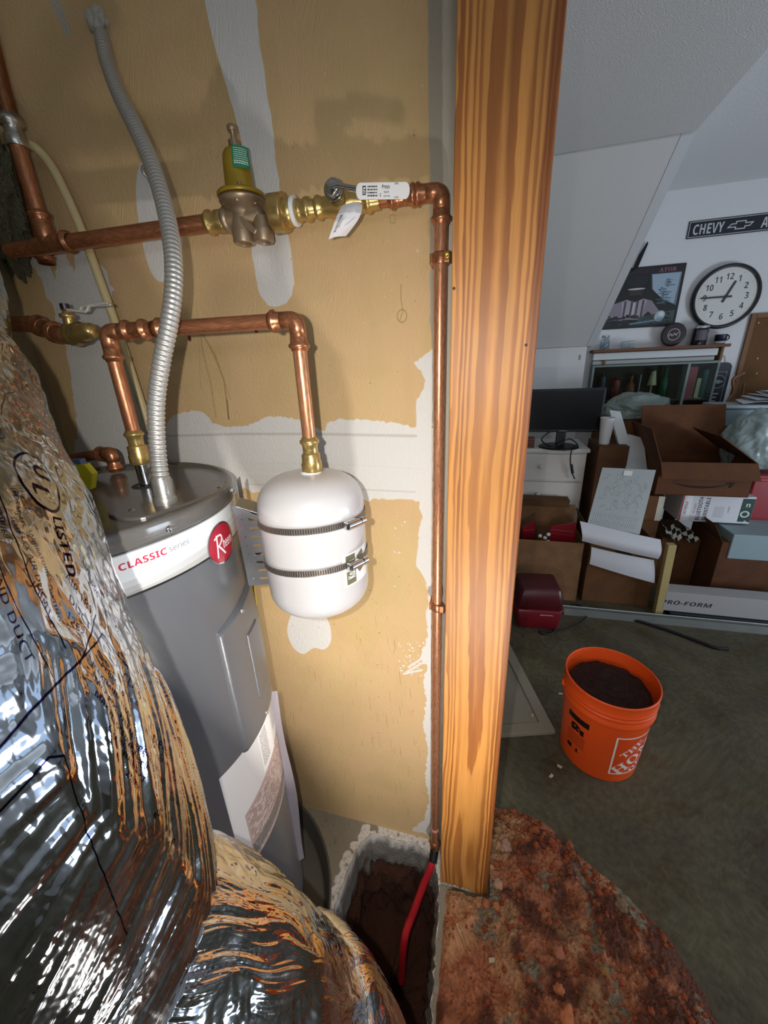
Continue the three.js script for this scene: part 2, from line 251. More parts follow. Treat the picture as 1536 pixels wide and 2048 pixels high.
// the low ceiling and the sloping soffit under the stairs
{
  const XS = 0.735, flat = struct('soffit_ceiling', box(XL, XS, 2.25, TOP, -2.19, -0.9, 0.003), stipple);
  const sl = (x0, x1, drop) => { const g = shapeGeo([[2.202, 2.2470 - drop], [3.40, 1.525 - drop], [3.5, 1.525 - drop], [3.5, 2.45], [2.202, 2.45]], x1 - x0, 0); g.rotateY(Math.PI / 2); g.translate(x0, 0, 0); return g; };
  const slope = struct('soffit_slope', sl(XL, XS - 0.05, 0), stipple);
  part(slope, 'corner_bead', sl(XS - 0.0485, XS, 0.0015), mat('#d6d8dc', 0.85));
  for (const m of [flat, slope]) { const p = m.geometry.attributes.position, uv = m.geometry.attributes.uv; for (let i = 0; i < p.count; i++) uv.setXY(i, p.getX(i) * 0.9, (p.getZ(i) + p.getY(i)) * 0.9); }
  const pn = struct('wall_panel', box(XL, 0.69, 0, 1.523, -3.44, -3.4, 0.002), mat('#d8d9da', 0.7));
  part(pn, 'hinge', box(0.645, 0.655, 1.43, 1.465, -3.4, -3.394, 0.001), metal('#8d8b88', 0.4));
}
// floors
let soilTex;
const HOLE = (() => { const c = [[-0.30, -0.752], [-0.2, -0.766], [-0.115, -0.756], [-0.075, -0.70], [-0.064, -0.6], [-0.06, -0.5], [-0.063, -0.38], [-0.1, -0.31], [-0.22, -0.29], [-0.31, -0.38], [-0.338, -0.5], [-0.34, -0.62], [-0.33, -0.71]];
  return new THREE.CatmullRomCurve3(c.map((p) => V(p[0], 0, p[1])), true).getPoints(110).slice(0, 110).map((p, i) => { const k = 0.006 * n2(i * 0.35, 2) + 0.004 * n2(i * 1.3, 5), cx = -0.2, cz = -0.53, l = Math.hypot(p.x - cx, p.z - cz); return [p.x + (p.x - cx) / l * k, p.z + (p.z - cz) / l * k]; }); })();
const floorGeo = (outer, holes, uvf) => { const g = shapeGeo(outer.map((p) => [p[0], -p[1]]), 0.1, 0, holes.map((h) => h.map((p) => [p[0], -p[1]]))); g.rotateX(-Math.PI / 2); g.translate(0, -0.1, 0); const p = g.attributes.position, uv = g.attributes.uv; for (let i = 0; i < p.count; i++) uv.setXY(i, ...uvf(p.getX(i), p.getZ(i))); return g; };
{
  const CXJ = -0.03;
  const conc = px(1024, 1024, (u, v) => { const n = wrapNoise(u, v, 5, 4), f = wrapNoise(u, v, 60, 3), s = smoothstep(wrapNoise(u + 0.3, v, 9, 3), 0.12, 0.3); const b = 80 + 16 * n + 16 * f; return [b + 2 - 4 * s, b - 5 - 7 * s, b * 0.74 - 4 - 10 * s]; });
  const fm = mat('#ffffff', 0.85, { map: conc, bumpMap: grain(3), bumpScale: 0.001 });
  const outer = [[CXJ, -0.9], [XL, -0.9], [XL, ZB], [WX, ZB], [WX, 2.2], [XL, 2.2], [XL, 0.4], [CXJ, 0.4]];
  struct('floor', floorGeo(outer, [], (x, z) => [x / 1.7, z / 1.7]), fm);
  const slabTex = cv(1024, 1024, (g, W, H) => {
    const X = (x) => (x - XL) / (CXJ - XL) * W, Z = (z) => (z + 0.9) / 1.3 * H;
    g.fillStyle = '#8d8676'; g.fillRect(0, 0, W, H);
    speckle(g, W, H, 2600, 41, ['#6d6455', '#a59c8a', '#7c725f', '#978c78'], 1, 9);
    const r = rng(43);
    for (let i = 0; i < 14000; i++) { const k = Math.floor(r() * HOLE.length), pa = HOLE[k], pb = HOLE[(k + 1) % HOLE.length], pf = r(), p = [lerp(pa[0], pb[0], pf), lerp(pa[1], pb[1], pf)], w = p[1] < -0.68 ? 0.045 : p[0] < -0.3 ? 0.04 : 0.006, q = r(), o = w * Math.pow(q, 0.8) - 0.004, cx = -0.2, cz = -0.53, l = Math.hypot(p[0] - cx, p[1] - cz), x = p[0] + (p[0] - cx) / l * o, z = p[1] + (p[1] - cz) / l * o; if (w < 0.01 && r() < 0.8) continue; if (n2(x * 26, z * 26) < -0.55 + 0.9 * q * q) continue;
      g.globalAlpha = 0.35 + 0.5 * r(); g.fillStyle = r() < 0.75 ? '#dedad5' : '#bdb6ac'; g.beginPath(); g.ellipse(X(x), Z(z), 1 + 3.2 * r(), 1 + 2.4 * r(), r() * 3, 0, TAU); g.fill(); }
    g.globalAlpha = 1;
  });
  const so = [[XL, -0.9], [CXJ, -0.9], [CXJ, 0.4], [XL, 0.4]];
  struct('floor_closet', floorGeo(so, [HOLE], (x, z) => [(x - XL) / (CXJ - XL), 1 - (z + 0.9) / 1.3]), mat('#ffffff', 0.9, { map: slabTex, bumpMap: grain(8), bumpScale: 0.002 }));
  // the dug pit below the slab
  const soil = px(512, 512, (u, v) => { const n = wrapNoise(u, v, 12, 4), f = wrapNoise(u, v, 90, 2); return [122 + 70 * n + 60 * f, 70 + 44 * n + 40 * f, 44 + 26 * n + 30 * f]; });
  soilTex = soil;
  const depth = 0.32, rows = 40, n = HOLE.length;
  const pit = grid(n, rows, (u, v) => {
    const k = Math.round(u * n) % n, p = HOLE[k], cx = -0.2, cz = -0.53, dx = p[0] - cx, dz = p[1] - cz, down = Math.min(1, v / 0.72), inn = v > 0.72 ? 1 - (v - 0.72) / 0.28 : 1;
    const bulge = (1 + 0.02 * Math.sin(down * 3)) * (1 - 0.12 * down) * inn, y = -0.004 - depth * down, w = 0.022 * n3(dx * 14, y * 14, dz * 14) * Math.min(1, v * 8) + 0.008 * n3(dx * 50, y * 50, dz * 50) * Math.min(1, v * 8);
    const l = Math.hypot(dx, dz); if (v < 1.5 / rows) { const o = v < 0.5 / rows ? 1.022 + 0.014 * n2(k * 0.4, 8) : 0.996; return V(cx + dx * o, o > 1 ? -0.0005 : 0.0016, cz + dz * o); } const s = Math.max(0, bulge * 0.992 + (y > -0.11 ? -Math.abs(w) * 0.6 : w) / l); return V(cx + dx * s, y + 0.03 * (1 - inn) * n2(dx * 20, dz * 20), cz + dz * s);
  });
  const pp = pit.attributes.position, col = new Float32Array(pp.count * 3);
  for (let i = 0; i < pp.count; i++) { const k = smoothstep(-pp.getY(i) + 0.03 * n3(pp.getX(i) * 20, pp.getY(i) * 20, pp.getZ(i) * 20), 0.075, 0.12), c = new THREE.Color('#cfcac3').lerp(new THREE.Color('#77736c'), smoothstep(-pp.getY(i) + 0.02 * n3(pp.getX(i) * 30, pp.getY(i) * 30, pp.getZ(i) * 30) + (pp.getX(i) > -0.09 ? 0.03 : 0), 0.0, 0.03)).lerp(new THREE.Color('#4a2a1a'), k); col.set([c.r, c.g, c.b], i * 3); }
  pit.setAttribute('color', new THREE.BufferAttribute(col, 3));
  const uv = pit.attributes.uv; for (let i = 0; i < uv.count; i++) uv.setXY(i, uv.getX(i) * 3, uv.getY(i) * 2);
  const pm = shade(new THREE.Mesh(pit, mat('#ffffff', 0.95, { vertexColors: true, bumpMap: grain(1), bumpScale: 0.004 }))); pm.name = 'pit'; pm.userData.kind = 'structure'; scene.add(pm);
}

// ---------------------------------------------------------------- pine post
{
  // growth rings of a flat-sawn pine board: wavy bands along the board, pointed arches low down
  const tex = px(640, 2048, (u, v) => {
    const x = u - 0.5, y = v * 2.45;
    const wob = 0.075 * n2(y * 0.9, 1) + 0.04 * n2(y * 2.3 + 4, 7), c = 0.02 + 0.10 * n2(y * 0.55 + 3, 2);
    const low = smoothstep(0.75 - y, 0, 0.6);
    let d = Math.abs(x - c + wob * 0.6) + 0.018 * n2(x * 7, y * 2.2) + 0.014 * n2(x * 11, y * 6.5) + 0.008 * n2(x * 16, y * 15) + 0.03 * n2(x * 3 + 5, y * 0.8);
    const arch = Math.sqrt(Math.pow((x + 0.18 + 0.05 * n2(y * 3, 9)), 2) * 1.4 + Math.pow((y + 0.03) * 0.34, 2)) + 0.02 * n2(x * 6, y * 5);
    d = lerp(d * 1.0, arch, low * smoothstep(0.32 - x, 0, 0.3));
    const ph = d * lerp(3.6, 10, smoothstep(Math.abs(x - 0.02), 0.14, 0.5)) + 0.42 + 0.12 * n2(x * 2, y * 0.7), fr = ph - Math.floor(ph);
    const late = smoothstep(fr, 0.3, 0.66) * (1 - smoothstep(fr, 0.9, 0.985));
    const edge = smoothstep(x, 0.395, 0.42);
    const fine = 0.5 + 0.5 * n2(x * 120 + 3 * n2(y * 3, x * 5), y * 2.6), pore = n2(x * 260, y * 9), b = fbm(x * 3, y * 1.5, 3), str = 0.55 + 0.35 * n2(Math.floor(ph) * 3.3, y * 0.8);
    const k = clamp(late * str + 0.75 * edge, 0, 1) * 0.95 + 0.1 * fine - 0.05, m = 1 + 0.10 * b + 0.045 * pore;
    return [lerp(206, 132, k) * m, lerp(143, 71, k) * m, lerp(72, 27, k) * m];
  });
  tex.wrapS = tex.wrapT = THREE.ClampToEdgeWrapping;
  const t = thing('wood_post', 'golden varnished pine post of broad wavy grain standing beside the copper riser', 'post', [0, 0, 0]);
  const g = mv(new RoundedBoxGeometry(0.132, 2.44, 0.02, 3, 0.0025), 0.001, 1.221, -0.695);
  { const p = g.attributes.position, uv = g.attributes.uv; for (let i = 0; i < p.count; i++) uv.setXY(i, (p.getX(i) + 0.0655) / 0.133, p.getY(i) / 2.45); }
  part(t, 'board', g, phys('#ffffff', 0.5, { map: tex, clearcoat: 0.12, clearcoatRoughness: 0.45, bumpMap: tex, bumpScale: 0.0004 }));
  const nail = (px_, py_) => { const p = at(px_, py_, { z: -0.685 }); return rev(V(p.x, p.y, -0.6852), V(p.x, p.y, 0), [[0, 0.0001], [0, 0.0024], [0.0006, 0.0022], [0.0006, 0.0001]], 12); };
  part(t, 'nail_head', nail(1052, 690), mat('#3c3530', 0.6)); part(t, 'nail_head', nail(908, 577), mat('#4a3823', 0.6));
  part(t, 'splinter_edge', grid(40, 3, (u, v) => V(-0.062 + 0.12 * u, 0.004 + 0.018 * v * (0.5 + 0.5 * n2(u * 14, 3)) * (u < 0.75 ? 1 : 0.3), -0.6842 + 0.0006 * v)), mat('#cfc6bb', 0.9), 'chalky white scuffed foot of the post');
}

// ---------------------------------------------------------------- plumbing
const noiseMap = px(256, 256, (u, v) => { const n = wrapNoise(u, v, 8, 4), f = wrapNoise(u, v, 46, 2), b = 226 + 44 * n + 18 * f; return [b, b * 0.97, b * 0.94]; });
const roughMap = px(256, 256, (u, v) => { const n = 190 + 50 * wrapNoise(u, v, 10, 3); return [n, n, n]; }, false);
const copper = metal(new THREE.Color(0.62, 0.27, 0.14), 0.5, { metalness: 0.72, map: noiseMap, roughnessMap: roughMap });
const copperFit = metal(new THREE.Color(0.60, 0.27, 0.14), 0.42, { metalness: 0.78, map: noiseMap, roughnessMap: roughMap });
const brass = metal(new THREE.Color(0.58, 0.41, 0.15), 0.4, { metalness: 0.78, roughnessMap: roughMap });
const bronze = metal(new THREE.Color(0.42, 0.31, 0.20), 0.55, { metalness: 0.7, roughnessMap: roughMap });
const chrome = metal('#d5d6d8', 0.16), zinc = metal('#a9a7a0', 0.42, { metalness: 0.7, roughnessMap: roughMap });
const R34 = 0.0111, R1 = 0.0141;
const along = (a, b, d) => a.clone().addScaledVector(b.clone().sub(a).normalize(), d);
// a press sleeve: from point a in direction b, length L, on a pipe of radius r
const sleeve = (a, b, L, r) => rev(a, b, [[0, r], [0, r + 0.0018], [0.003, r + 0.0022], [0.005, r + 0.0052], [0.009, r + 0.0055], [0.012, r + 0.0022], [0.02, r + 0.0016], [L - 0.008, r + 0.0018], [L, r + 0.0012], [L, r]]);
const pipeGeo = (pts, r, bend = 0.02) => sweep(fillet(pts, bend, 12), r, 24, true, [2, 6]);
const elbowGeo = (c, a, b, r, arm = 0.022) => [sweep(fillet([along(c, a, arm), c, along(c, b, arm)], arm * 0.98, 14), r + 0.0018, 24), sleeve(along(c, a, arm + 0.02), c, 0.022, r), sleeve(along(c, b, arm + 0.02), c, 0.022, r)];

const YU = 1.682, upZ = (x) => lerp(-0.752, -0.715, clamp((-0.09 - x) / 0.8, 0, 1)), U = (x) => V(x, YU, upZ(x));
{ // supply line on the left, up to the regulator
  const t = thing('copper_supply_line', 'dark copper pipe along the wall from the far corner to the bronze regulator', 'pipe');
  part(t, 'pipe', pipeGeo([U(-0.98), U(-0.487)], R1), copper);
  part(t, 'press_coupling', [sleeve(U(-0.512), U(-0.47), 0.03, R1), rev(U(-0.49), U(-0.4), [[0, 0.0155], [0.002, 0.019], [0.014, 0.019], [0.016, 0.016]], 8)], brass, 'brass press coupling');
  part(t, 'thread_tape', rev(U(-0.476), U(-0.4), [[0, 0.0145], [0.001, 0.0158], [0.007, 0.0155], [0.011, 0.016], [0.012, 0.0145]]), mat('#e6e4df', 0.7), 'white thread tape');
  const teeC = U(-0.872), up = V(-0.872, 1.845, upZ(-0.872) + 0.004);
  part(t, 'tee_fitting', [sweep([along(teeC, U(-1), 0.038), along(teeC, U(0), 0.038)], R1 + 0.002, 24), sweep([teeC, along(teeC, up, 0.04)], R1 + 0.002, 24), sleeve(along(teeC, U(0), 0.056), teeC, 0.022, R1), sleeve(along(teeC, up, 0.056), teeC, 0.022, R1)], copperFit);
  part(t, 'riser_pipe', pipeGeo([teeC, up], 0.0125), copper);
  part(t, 'cap_fitting', [rev(up, V(up.x, 3, up.z), [[-0.01, 0.0125], [-0.01, 0.018], [0.006, 0.018], [0.008, 0.014], [0.02, 0.014], [0.022, 0.021], [0.034, 0.021], [0.036, 0.0001]], 12)], metal('#b7b4ae', 0.4, { roughnessMap: roughMap }), 'grey metal cap fitting');
}
{ // second copper pipe close to the wall behind the tee
  const a = at(38, 250, { z: -0.772 }), b = at(92, 520, { z: -0.772 });
  const t = thing('copper_riser_pipe', 'brown tarnished copper pipe close to the wall behind the corner tee', 'pipe');
  part(t, 'pipe', pipeGeo([V(a.x, 2.2, -0.772), V(b.x, b.y, -0.772)], 0.0142), metal(new THREE.Color(0.42, 0.20, 0.10), 0.55, { map: noiseMap }));
  part(t, 'press_coupling', sleeve(V(b.x, b.y + 0.012, -0.772), V(b.x, 0, -0.772), 0.02, 0.0142), copperFit);
}
{ // insulation batt stuffed in the far corner
  const t = thing('insulation_scrap', 'dull green fibrous insulation stuffed in the corner behind the pipes', 'insulation');
  const c = at(12, 380, { z: -0.74 });
  part(t, 'batt', (() => { const g = new THREE.IcosahedronGeometry(1, 24), p = g.attributes.position; for (let i = 0; i < p.count; i++) { const x = p.getX(i), y = p.getY(i), z = p.getZ(i), k = 1 + 0.25 * n3(x * 2, y * 3, z * 2) + 0.1 * n3(x * 9, y * 9, z * 9); p.setXYZ(i, Math.max(-1.093, c.x - 0.05 + 0.055 * x * k), c.y + 0.13 * y * k, -0.752 + 0.032 * z * k); } g.computeVertexNormals(); return g; })(), mat('#6f6d55', 1, { bumpMap: grain(4), bumpScale: 0.006 }));
}
{ // pressure regulator
  const o = U(-0.437), t = thing('pressure_regulator', 'bronze water pressure regulator with a tall mustard bell and green tag', 'valve', [o.x, o.y, o.z]);
  const ax = U(0).sub(U(-1)).normalize(), turn = Math.atan2(-ax.z, ax.x), body = 0; t.rotation.y = turn; t.scale.set(0.87, 0.76, 0.87);
  const must = mat('#a58a2c', 0.5, { metalness: 0.35, roughnessMap: roughMap });
  part(t, 'bell', lathe([[0.0001, 0.127], [0.014, 0.127], [0.02, 0.124], [0.0245, 0.116], [0.026, 0.105], [0.0285, 0.052], [0.029, 0.046], [0.029, 0.044]], 40), must, 'mustard yellow spring bell');
  part(t, 'bell_flange', lathe([[0.02, 0.051], [0.0285, 0.05], [0.043, 0.047], [0.046, 0.044], [0.046, 0.039], [0.044, 0.037], [0.02, 0.037]], 48), must);
  part(t, 'adjusting_screw', [lathe([[0.0001, 0.170], [0.006, 0.170], [0.009, 0.167], [0.0095, 0.162], [0.008, 0.158], [0.0045, 0.155], [0.0045, 0.14], [0.0046, 0.127]], 24), mv(cyl(0.0105, 0.0105, 0.011, 6), 0, 0.137, 0), mv(cyl(0.0075, 0.0085, 0.006, 20), 0, 0.130, 0)], bronze);
  for (let k = 0; k < 4; k++) { const a = k * TAU / 4 + 0.5; part(t, 'screw', rev(V(0.036 * Math.sin(a), 0.047, 0.036 * Math.cos(a)), V(0.036 * Math.sin(a), 1, 0.036 * Math.cos(a)), [[0, 0.0045], [0.006, 0.0045], [0.007, 0.003], [0.007, 0.0001]], 10), bronze); }
  // the cast body: dish under the flange, centre chamber, two hanging cups, side port
  part(t, 'body', [
    lathe([[0.0001, 0.036], [0.044, 0.036], [0.0445, 0.030], [0.040, 0.022], [0.032, 0.014], [0.026, 0.006], [0.022, -0.01], [0.0001, -0.012]], 40),
    sweep([V(-0.036, 0, 0), V(-0.03, 0, 0), V(0.04, -0.002, 0)], (i) => [0.021, 0.024, 0.02][i], 28),
    rev(V(-0.042, 0, 0), V(0, 0, 0), [[0, 0.014], [0, 0.025], [0.004, 0.027], [0.01, 0.027], [0.014, 0.022]], 32),
    rev(V(-0.004, 0, 0.006), V(-0.004, -1, 0.006), [[0, 0.019], [0.016, 0.0195], [0.028, 0.0205], [0.03, 0.0215], [0.05, 0.0215], [0.053, 0.019], [0.053, 0.015], [0.046, 0.014], [0.046, 0.0001]], 28),
    rev(V(0.04, -0.004, 0.004), V(0.04, -1, 0.004), [[0, 0.016], [0.016, 0.018], [0.024, 0.0185], [0.026, 0.0195], [0.046, 0.0195], [0.05, 0.017], [0.05, 0.013], [0.042, 0.012], [0.042, 0.0001]], 28),
    mv(box(-0.03, 0.03, -0.006, 0.006, -0.004, 0.004, 0.003), 0.012, -0.018, 0.02, 0, 0, -0.75)], bronze);
  for (let k = 0; k < 6; k++) { const a = k * TAU / 6 + 0.25; part(t, 'casting_lug', rev(V(0.034 * Math.sin(a), 0.018, 0.034 * Math.cos(a)), V(0.034 * Math.sin(a), 1, 0.034 * Math.cos(a)), [[0, 0.0001], [0.001, 0.006], [0.018, 0.006]], 10), bronze); }
  const tagTex = cv(256, 256, (g, w, h) => { g.fillStyle = '#1f7d58'; g.fillRect(0, 0, w, h); g.fillStyle = '#dfeee6'; const r = rng(3); for (let i = 0; i < 8; i++) { let x = 24; while (x < 225) { const l = 6 + 26 * r(); g.fillRect(x, 30 + i * 24, Math.min(l, 232 - x), i > 5 ? 13 : 8); x += l + 6; } } });
  const tg = wrap(0.0287, 0.0268, 0.05, 1.25, 0.083, 0.122, 20); mv(tg, 0, 0, 0.0002, 0, 0, -0.06);
  part(t, 'paper_tag', tg, mat('#fff', 0.6, { map: tagTex }), 'green printed tag');
}
{ // union nut and brass couplings between regulator and ball valve
  const t = thing('brass_union', 'brass union nut and press couplings with a white ring beside the regulator', 'pipe fitting');
  const d = U(0), g = (x) => U(x + 0.011);
  part(t, 'union_nut', [rev(g(-0.393), d, [[0, 0.02], [0, 0.0285], [0.003, 0.031], [0.022, 0.031], [0.026, 0.028], [0.026, 0.018]], 8)], brass);
  part(t, 'tail_piece', rev(g(-0.368), d, [[0, 0.022], [0.008, 0.0225], [0.014, 0.02], [0.018, 0.0165]], 28), brass);
  part(t, 'ring', rev(g(-0.354), d, [[0, 0.017], [0, 0.0215], [0.001, 0.0222], [0.006, 0.0222], [0.007, 0.0215], [0.007, 0.017]], 32), mat('#eef2f3', 0.5), 'white plastic ring');
  part(t, 'press_coupling', [rev(g(-0.347), d, [[0, 0.013], [0, 0.017], [0.006, 0.0175], [0.008, 0.0155], [0.014, 0.0152], [0.016, 0.0175], [0.02, 0.0182], [0.024, 0.0175], [0.026, 0.0135], [0.034, 0.0132], [0.034, 0.011]], 32)], brass);
  part(t, 'pipe_stub', pipeGeo([g(-0.32), g(-0.285)], R34), copper);
}
{ // ball valve
  const t = thing('ball_valve', 'brass ball valve with a white printed lever on the pipe near the post', 'valve');
  const d = U(0), g = (x) => U(x), c = g(-0.247);
  part(t, 'body', [rev(g(-0.302), d, [[0, 0.0115], [0, 0.014], [0.003, 0.0175], [0.008, 0.0178], [0.011, 0.0148], [0.018, 0.0145], [0.024, 0.0165], [0.036, 0.018], [0.046, 0.0225], [0.062, 0.0225], [0.072, 0.018], [0.084, 0.0155], [0.089, 0.0155], [0.091, 0.0178], [0.096, 0.0178], [0.099, 0.0145], [0.112, 0.0138], [0.112, 0.0112]], 36), rev(V(c.x - 0.006, c.y, c.z), V(c.x - 0.006, c.y, 3), [[0.015, 0.013], [0.026, 0.013], [0.028, 0.0105]], 20)], brass);
  const sx = c.x - 0.012, sy = c.y + 0.012, sz = c.z + 0.03;
  part(t, 'stem_nut', [rev(V(sx, sy, sz - 0.012), V(sx, sy, 3), [[0, 0.011], [0.01, 0.011], [0.01, 0.0125], [0.018, 0.0125], [0.02, 0.010], [0.022, 0.0001]], 6), rev(V(sx, sy, sz - 0.004), V(sx, sy, 3), [[0, 0.0155], [0.002, 0.016], [0.004, 0.0155], [0.004, 0.006]], 28)], chrome, 'chrome stem nut and washer');
  const tx = cv(512, 160, (q, w, h) => { q.fillStyle = '#f1f1ef'; q.fillRect(0, 0, w, h); q.fillStyle = '#2a2a2c'; q.font = 'bold 15px sans-serif'; q.textAlign = 'left';
    q.fillRect(62, 52, 8, 52); q.fillRect(62, 52, 34, 8); q.fillRect(62, 96, 30, 8); q.fillRect(74, 70, 16, 7); q.fillRect(74, 84, 12, 7); q.fillRect(88, 64, 8, 34);
    const r = rng(8); for (let i = 0; i < 4; i++) { let x = 110; while (x < 200) { const l = 5 + 15 * r(); q.fillRect(x, 52 + i * 17, Math.min(l, 205 - x), 9); x += l + 4; } }
    lettered(q, '✦', 236, 58, 26, '#2a2a2c'); lettered(q, 'Press', 286, 58, 30, '#2a2a2c'); lettered(q, 'VALVE', 292, 88, 17, '#555'); lettered(q, '¢', 236, 104, 30, '#2a2a2c'); lettered(q, 'LEAD FREE', 296, 110, 13, '#555');
    for (const [y, s] of [[42, 'OPEN'], [118, 'CLOSE']]) lettered(q, s, 388, y, 14, '#333'); lettered(q, '▲', 388, 64, 18, '#333'); lettered(q, '▼', 388, 92, 18, '#333'); });
  const hl = 0.108, hh = 0.0195, hg = shapeGeo(roundRect(hl, hh, 0.009, 8), 0.0016, 0.0008), hp = hg.attributes.position, hu = hg.attributes.uv; for (let i = 0; i < hp.count; i++) hu.setXY(i, hp.getX(i) / hl + 0.5, 0.5 + hp.getY(i) / hh * 0.56);
  const L = at(714, 383, { z: sz + 0.012 }), Rr = at(818, 381, { z: sz + 0.002 }), mid = L.clone().add(Rr).multiplyScalar(0.5);
  hg.scale(L.distanceTo(Rr) / hl * 1.02, 1.0, 1); mv(hg, mid.x, mid.y, mid.z, 0.12, Math.atan2(-(Rr.z - L.z), Rr.x - L.x), Math.atan2(Rr.y - L.y, Rr.x - L.x));
  part(t, 'lever', hg, mat('#ffffff', 0.45, { map: tx }), 'white printed lever sleeve');
  part(t, 'lever_arm', sweep([V(sx - 0.004, sy, sz + 0.006), V(sx + 0.012, sy + 0.001, sz + 0.006), L.clone().add(V(0.012, 0, -0.003))], 0.0045, 10), chrome);
}
{ // paper tag hanging from the valve
  const tx = cv(256, 384, (g, w, h) => { g.fillStyle = '#efedf1'; g.fillRect(0, 0, w, h); g.save(); g.translate(62, 250); g.rotate(-Math.PI / 2); g.fillStyle = '#3a3a45'; const r = rng(4); let x = -80; while (x < 90) { const b = 2 + 6 * r(); g.fillRect(x, -18, b, 34); x += b + 2 + 5 * r(); } lettered(g, '662340010', 0, 30, 18, '#3a3a45'); g.restore(); g.save(); g.translate(188, 250); g.rotate(-0.9); lettered(g, 'COMPACT', 0, 0, 22, '#6a6a78', 'sans-serif', 'center', 'normal'); g.restore(); });
  const a = at(682, 413, { z: -0.70 }), b = at(720, 404, { z: -0.712 }), c = at(657, 479, { z: -0.688 }), d = at(692, 473, { z: -0.70 });
  const g = slab(12, 24, (u, v) => { const w = 1 - v, p = c.clone().lerp(d, u).lerp(a.clone().lerp(b, u), 1 - w); const cur = Math.sin(w * Math.PI) * 0.012; p.z += cur + 0.006 * Math.sin(u * 3); p.x += 0.014 * Math.sin(w * Math.PI) * (0.4 + u * 0.8); return p; }, 0.0004);
  tag(part(scene, 'paper_tag', g, mat('#ffffff', 0.7, { map: tx })), 'white curled paper tag with a barcode hanging from the ball valve', 'tag');
}
{ // right-hand end, elbow and riser down to the floor
  const corner = V(-0.0905, YU, -0.752), foot = V(-0.0905, 0.055, -0.757);
  const t = thing('copper_riser', 'bright copper riser running down beside the pine post into the floor pit', 'pipe');
  part(t, 'pipe', pipeGeo([U(-0.20), U(-0.12)], R34), copper);
  part(t, 'press_coupling', [sleeve(U(-0.176), U(0), 0.026, R34), sleeve(U(-0.128), U(-0.3), 0.026, R34)], copperFit);
  part(t, 'elbow', elbowGeo(corner, U(-0.3), foot, R34, 0.024), copperFit);
  part(t, 'riser_pipe', pipeGeo([V(corner.x, YU - 0.02, corner.z), foot], R34), metal(new THREE.Color(0.86, 0.44, 0.26), 0.42, { metalness: 0.7, map: noiseMap, roughnessMap: roughMap }), 'bright copper pipe');
  part(t, 'thread_tape', rev(V(foot.x, 0.115, foot.z), V(foot.x, 1, foot.z), [[0, R34], [0.0005, R34 + 0.0012], [0.006, R34 + 0.0016], [0.009, R34 + 0.0008], [0.012, R34]]), mat('#d48f8a', 0.7), 'pink tape');
  part(t, 'transition_coupling', [sleeve(V(foot.x, 0.06, foot.z), V(foot.x, 0, foot.z), 0.03, R34), rev(V(foot.x, 0.035, foot.z), V(foot.x, -1, foot.z), [[0, R34 + 0.001], [0.004, 0.0135], [0.012, 0.0135], [0.016, 0.011]], 24)], copperFit);
  const strap = (y, label) => { const k = part(t, 'pipe_strap', [rev(V(corner.x, y - 0.009, -0.7535), V(corner.x, 3, -0.7535), [[0, R34 + 0.0003], [0, R34 + 0.0022], [0.003, R34 + 0.0035], [0.015, R34 + 0.0035], [0.018, R34 + 0.0022], [0.018, R34 + 0.0003]], 28), box(corner.x + 0.006, corner.x + 0.017, y - 0.0085, y + 0.0085, -0.751, -0.7395, 0.002), box(corner.x - 0.0175, corner.x - 0.008, y - 0.0085, y + 0.0085, -0.785, -0.747, 0.002)], copperFit); return k; };
  const s1 = strap(at(885, 515, { z: -0.745 }).y), y1 = at(885, 515, { z: -0.745 }).y;
  part(s1, 'screw', rev(V(corner.x + 0.0125, y1 + 0.001, -0.7395), V(corner.x + 0.0125, y1 + 0.001, 1), [[0, 0.0046], [0.0012, 0.0042], [0.0016, 0.003], [0.001, 0.0001]], 20), metal('#cfae4a', 0.35), 'yellow zinc screw head');
  strap(at(878, 1217, { z: -0.745 }).y);
}
{ // red plastic water pipe in the pit
  const a = V(-0.0905, 0.028, -0.757), b = at(866, 1722, { z: -0.735 }), e = at(812, 1865, { z: -0.60 });
  const t = thing('red_water_pipe', 'red plastic water pipe leaning down into the dug pit', 'pipe');
  const pts = spline([V(a.x, a.y - 0.02, a.z), b, at(845, 1775, { z: -0.70 }), at(828, 1822, { z: -0.655 }), e, e.clone().add(V(-0.012, -0.2, 0.03))], 60);
  part(t, 'pipe', sweep(pts, (i, s) => 0.0108 + 0.0004 * n2(s * 60, 1), 24, true, [1, 12]), mat('#d8222e', 0.4, { bumpMap: grain(2), bumpScale: 0.0015 }));
  part(t, 'sleeve', sweep(spline([V(a.x, a.y, a.z), V(a.x, a.y, a.z).lerp(b, 0.5), b], 12), 0.0128, 24), mat('#161616', 0.5), 'black rubber sleeve');
}
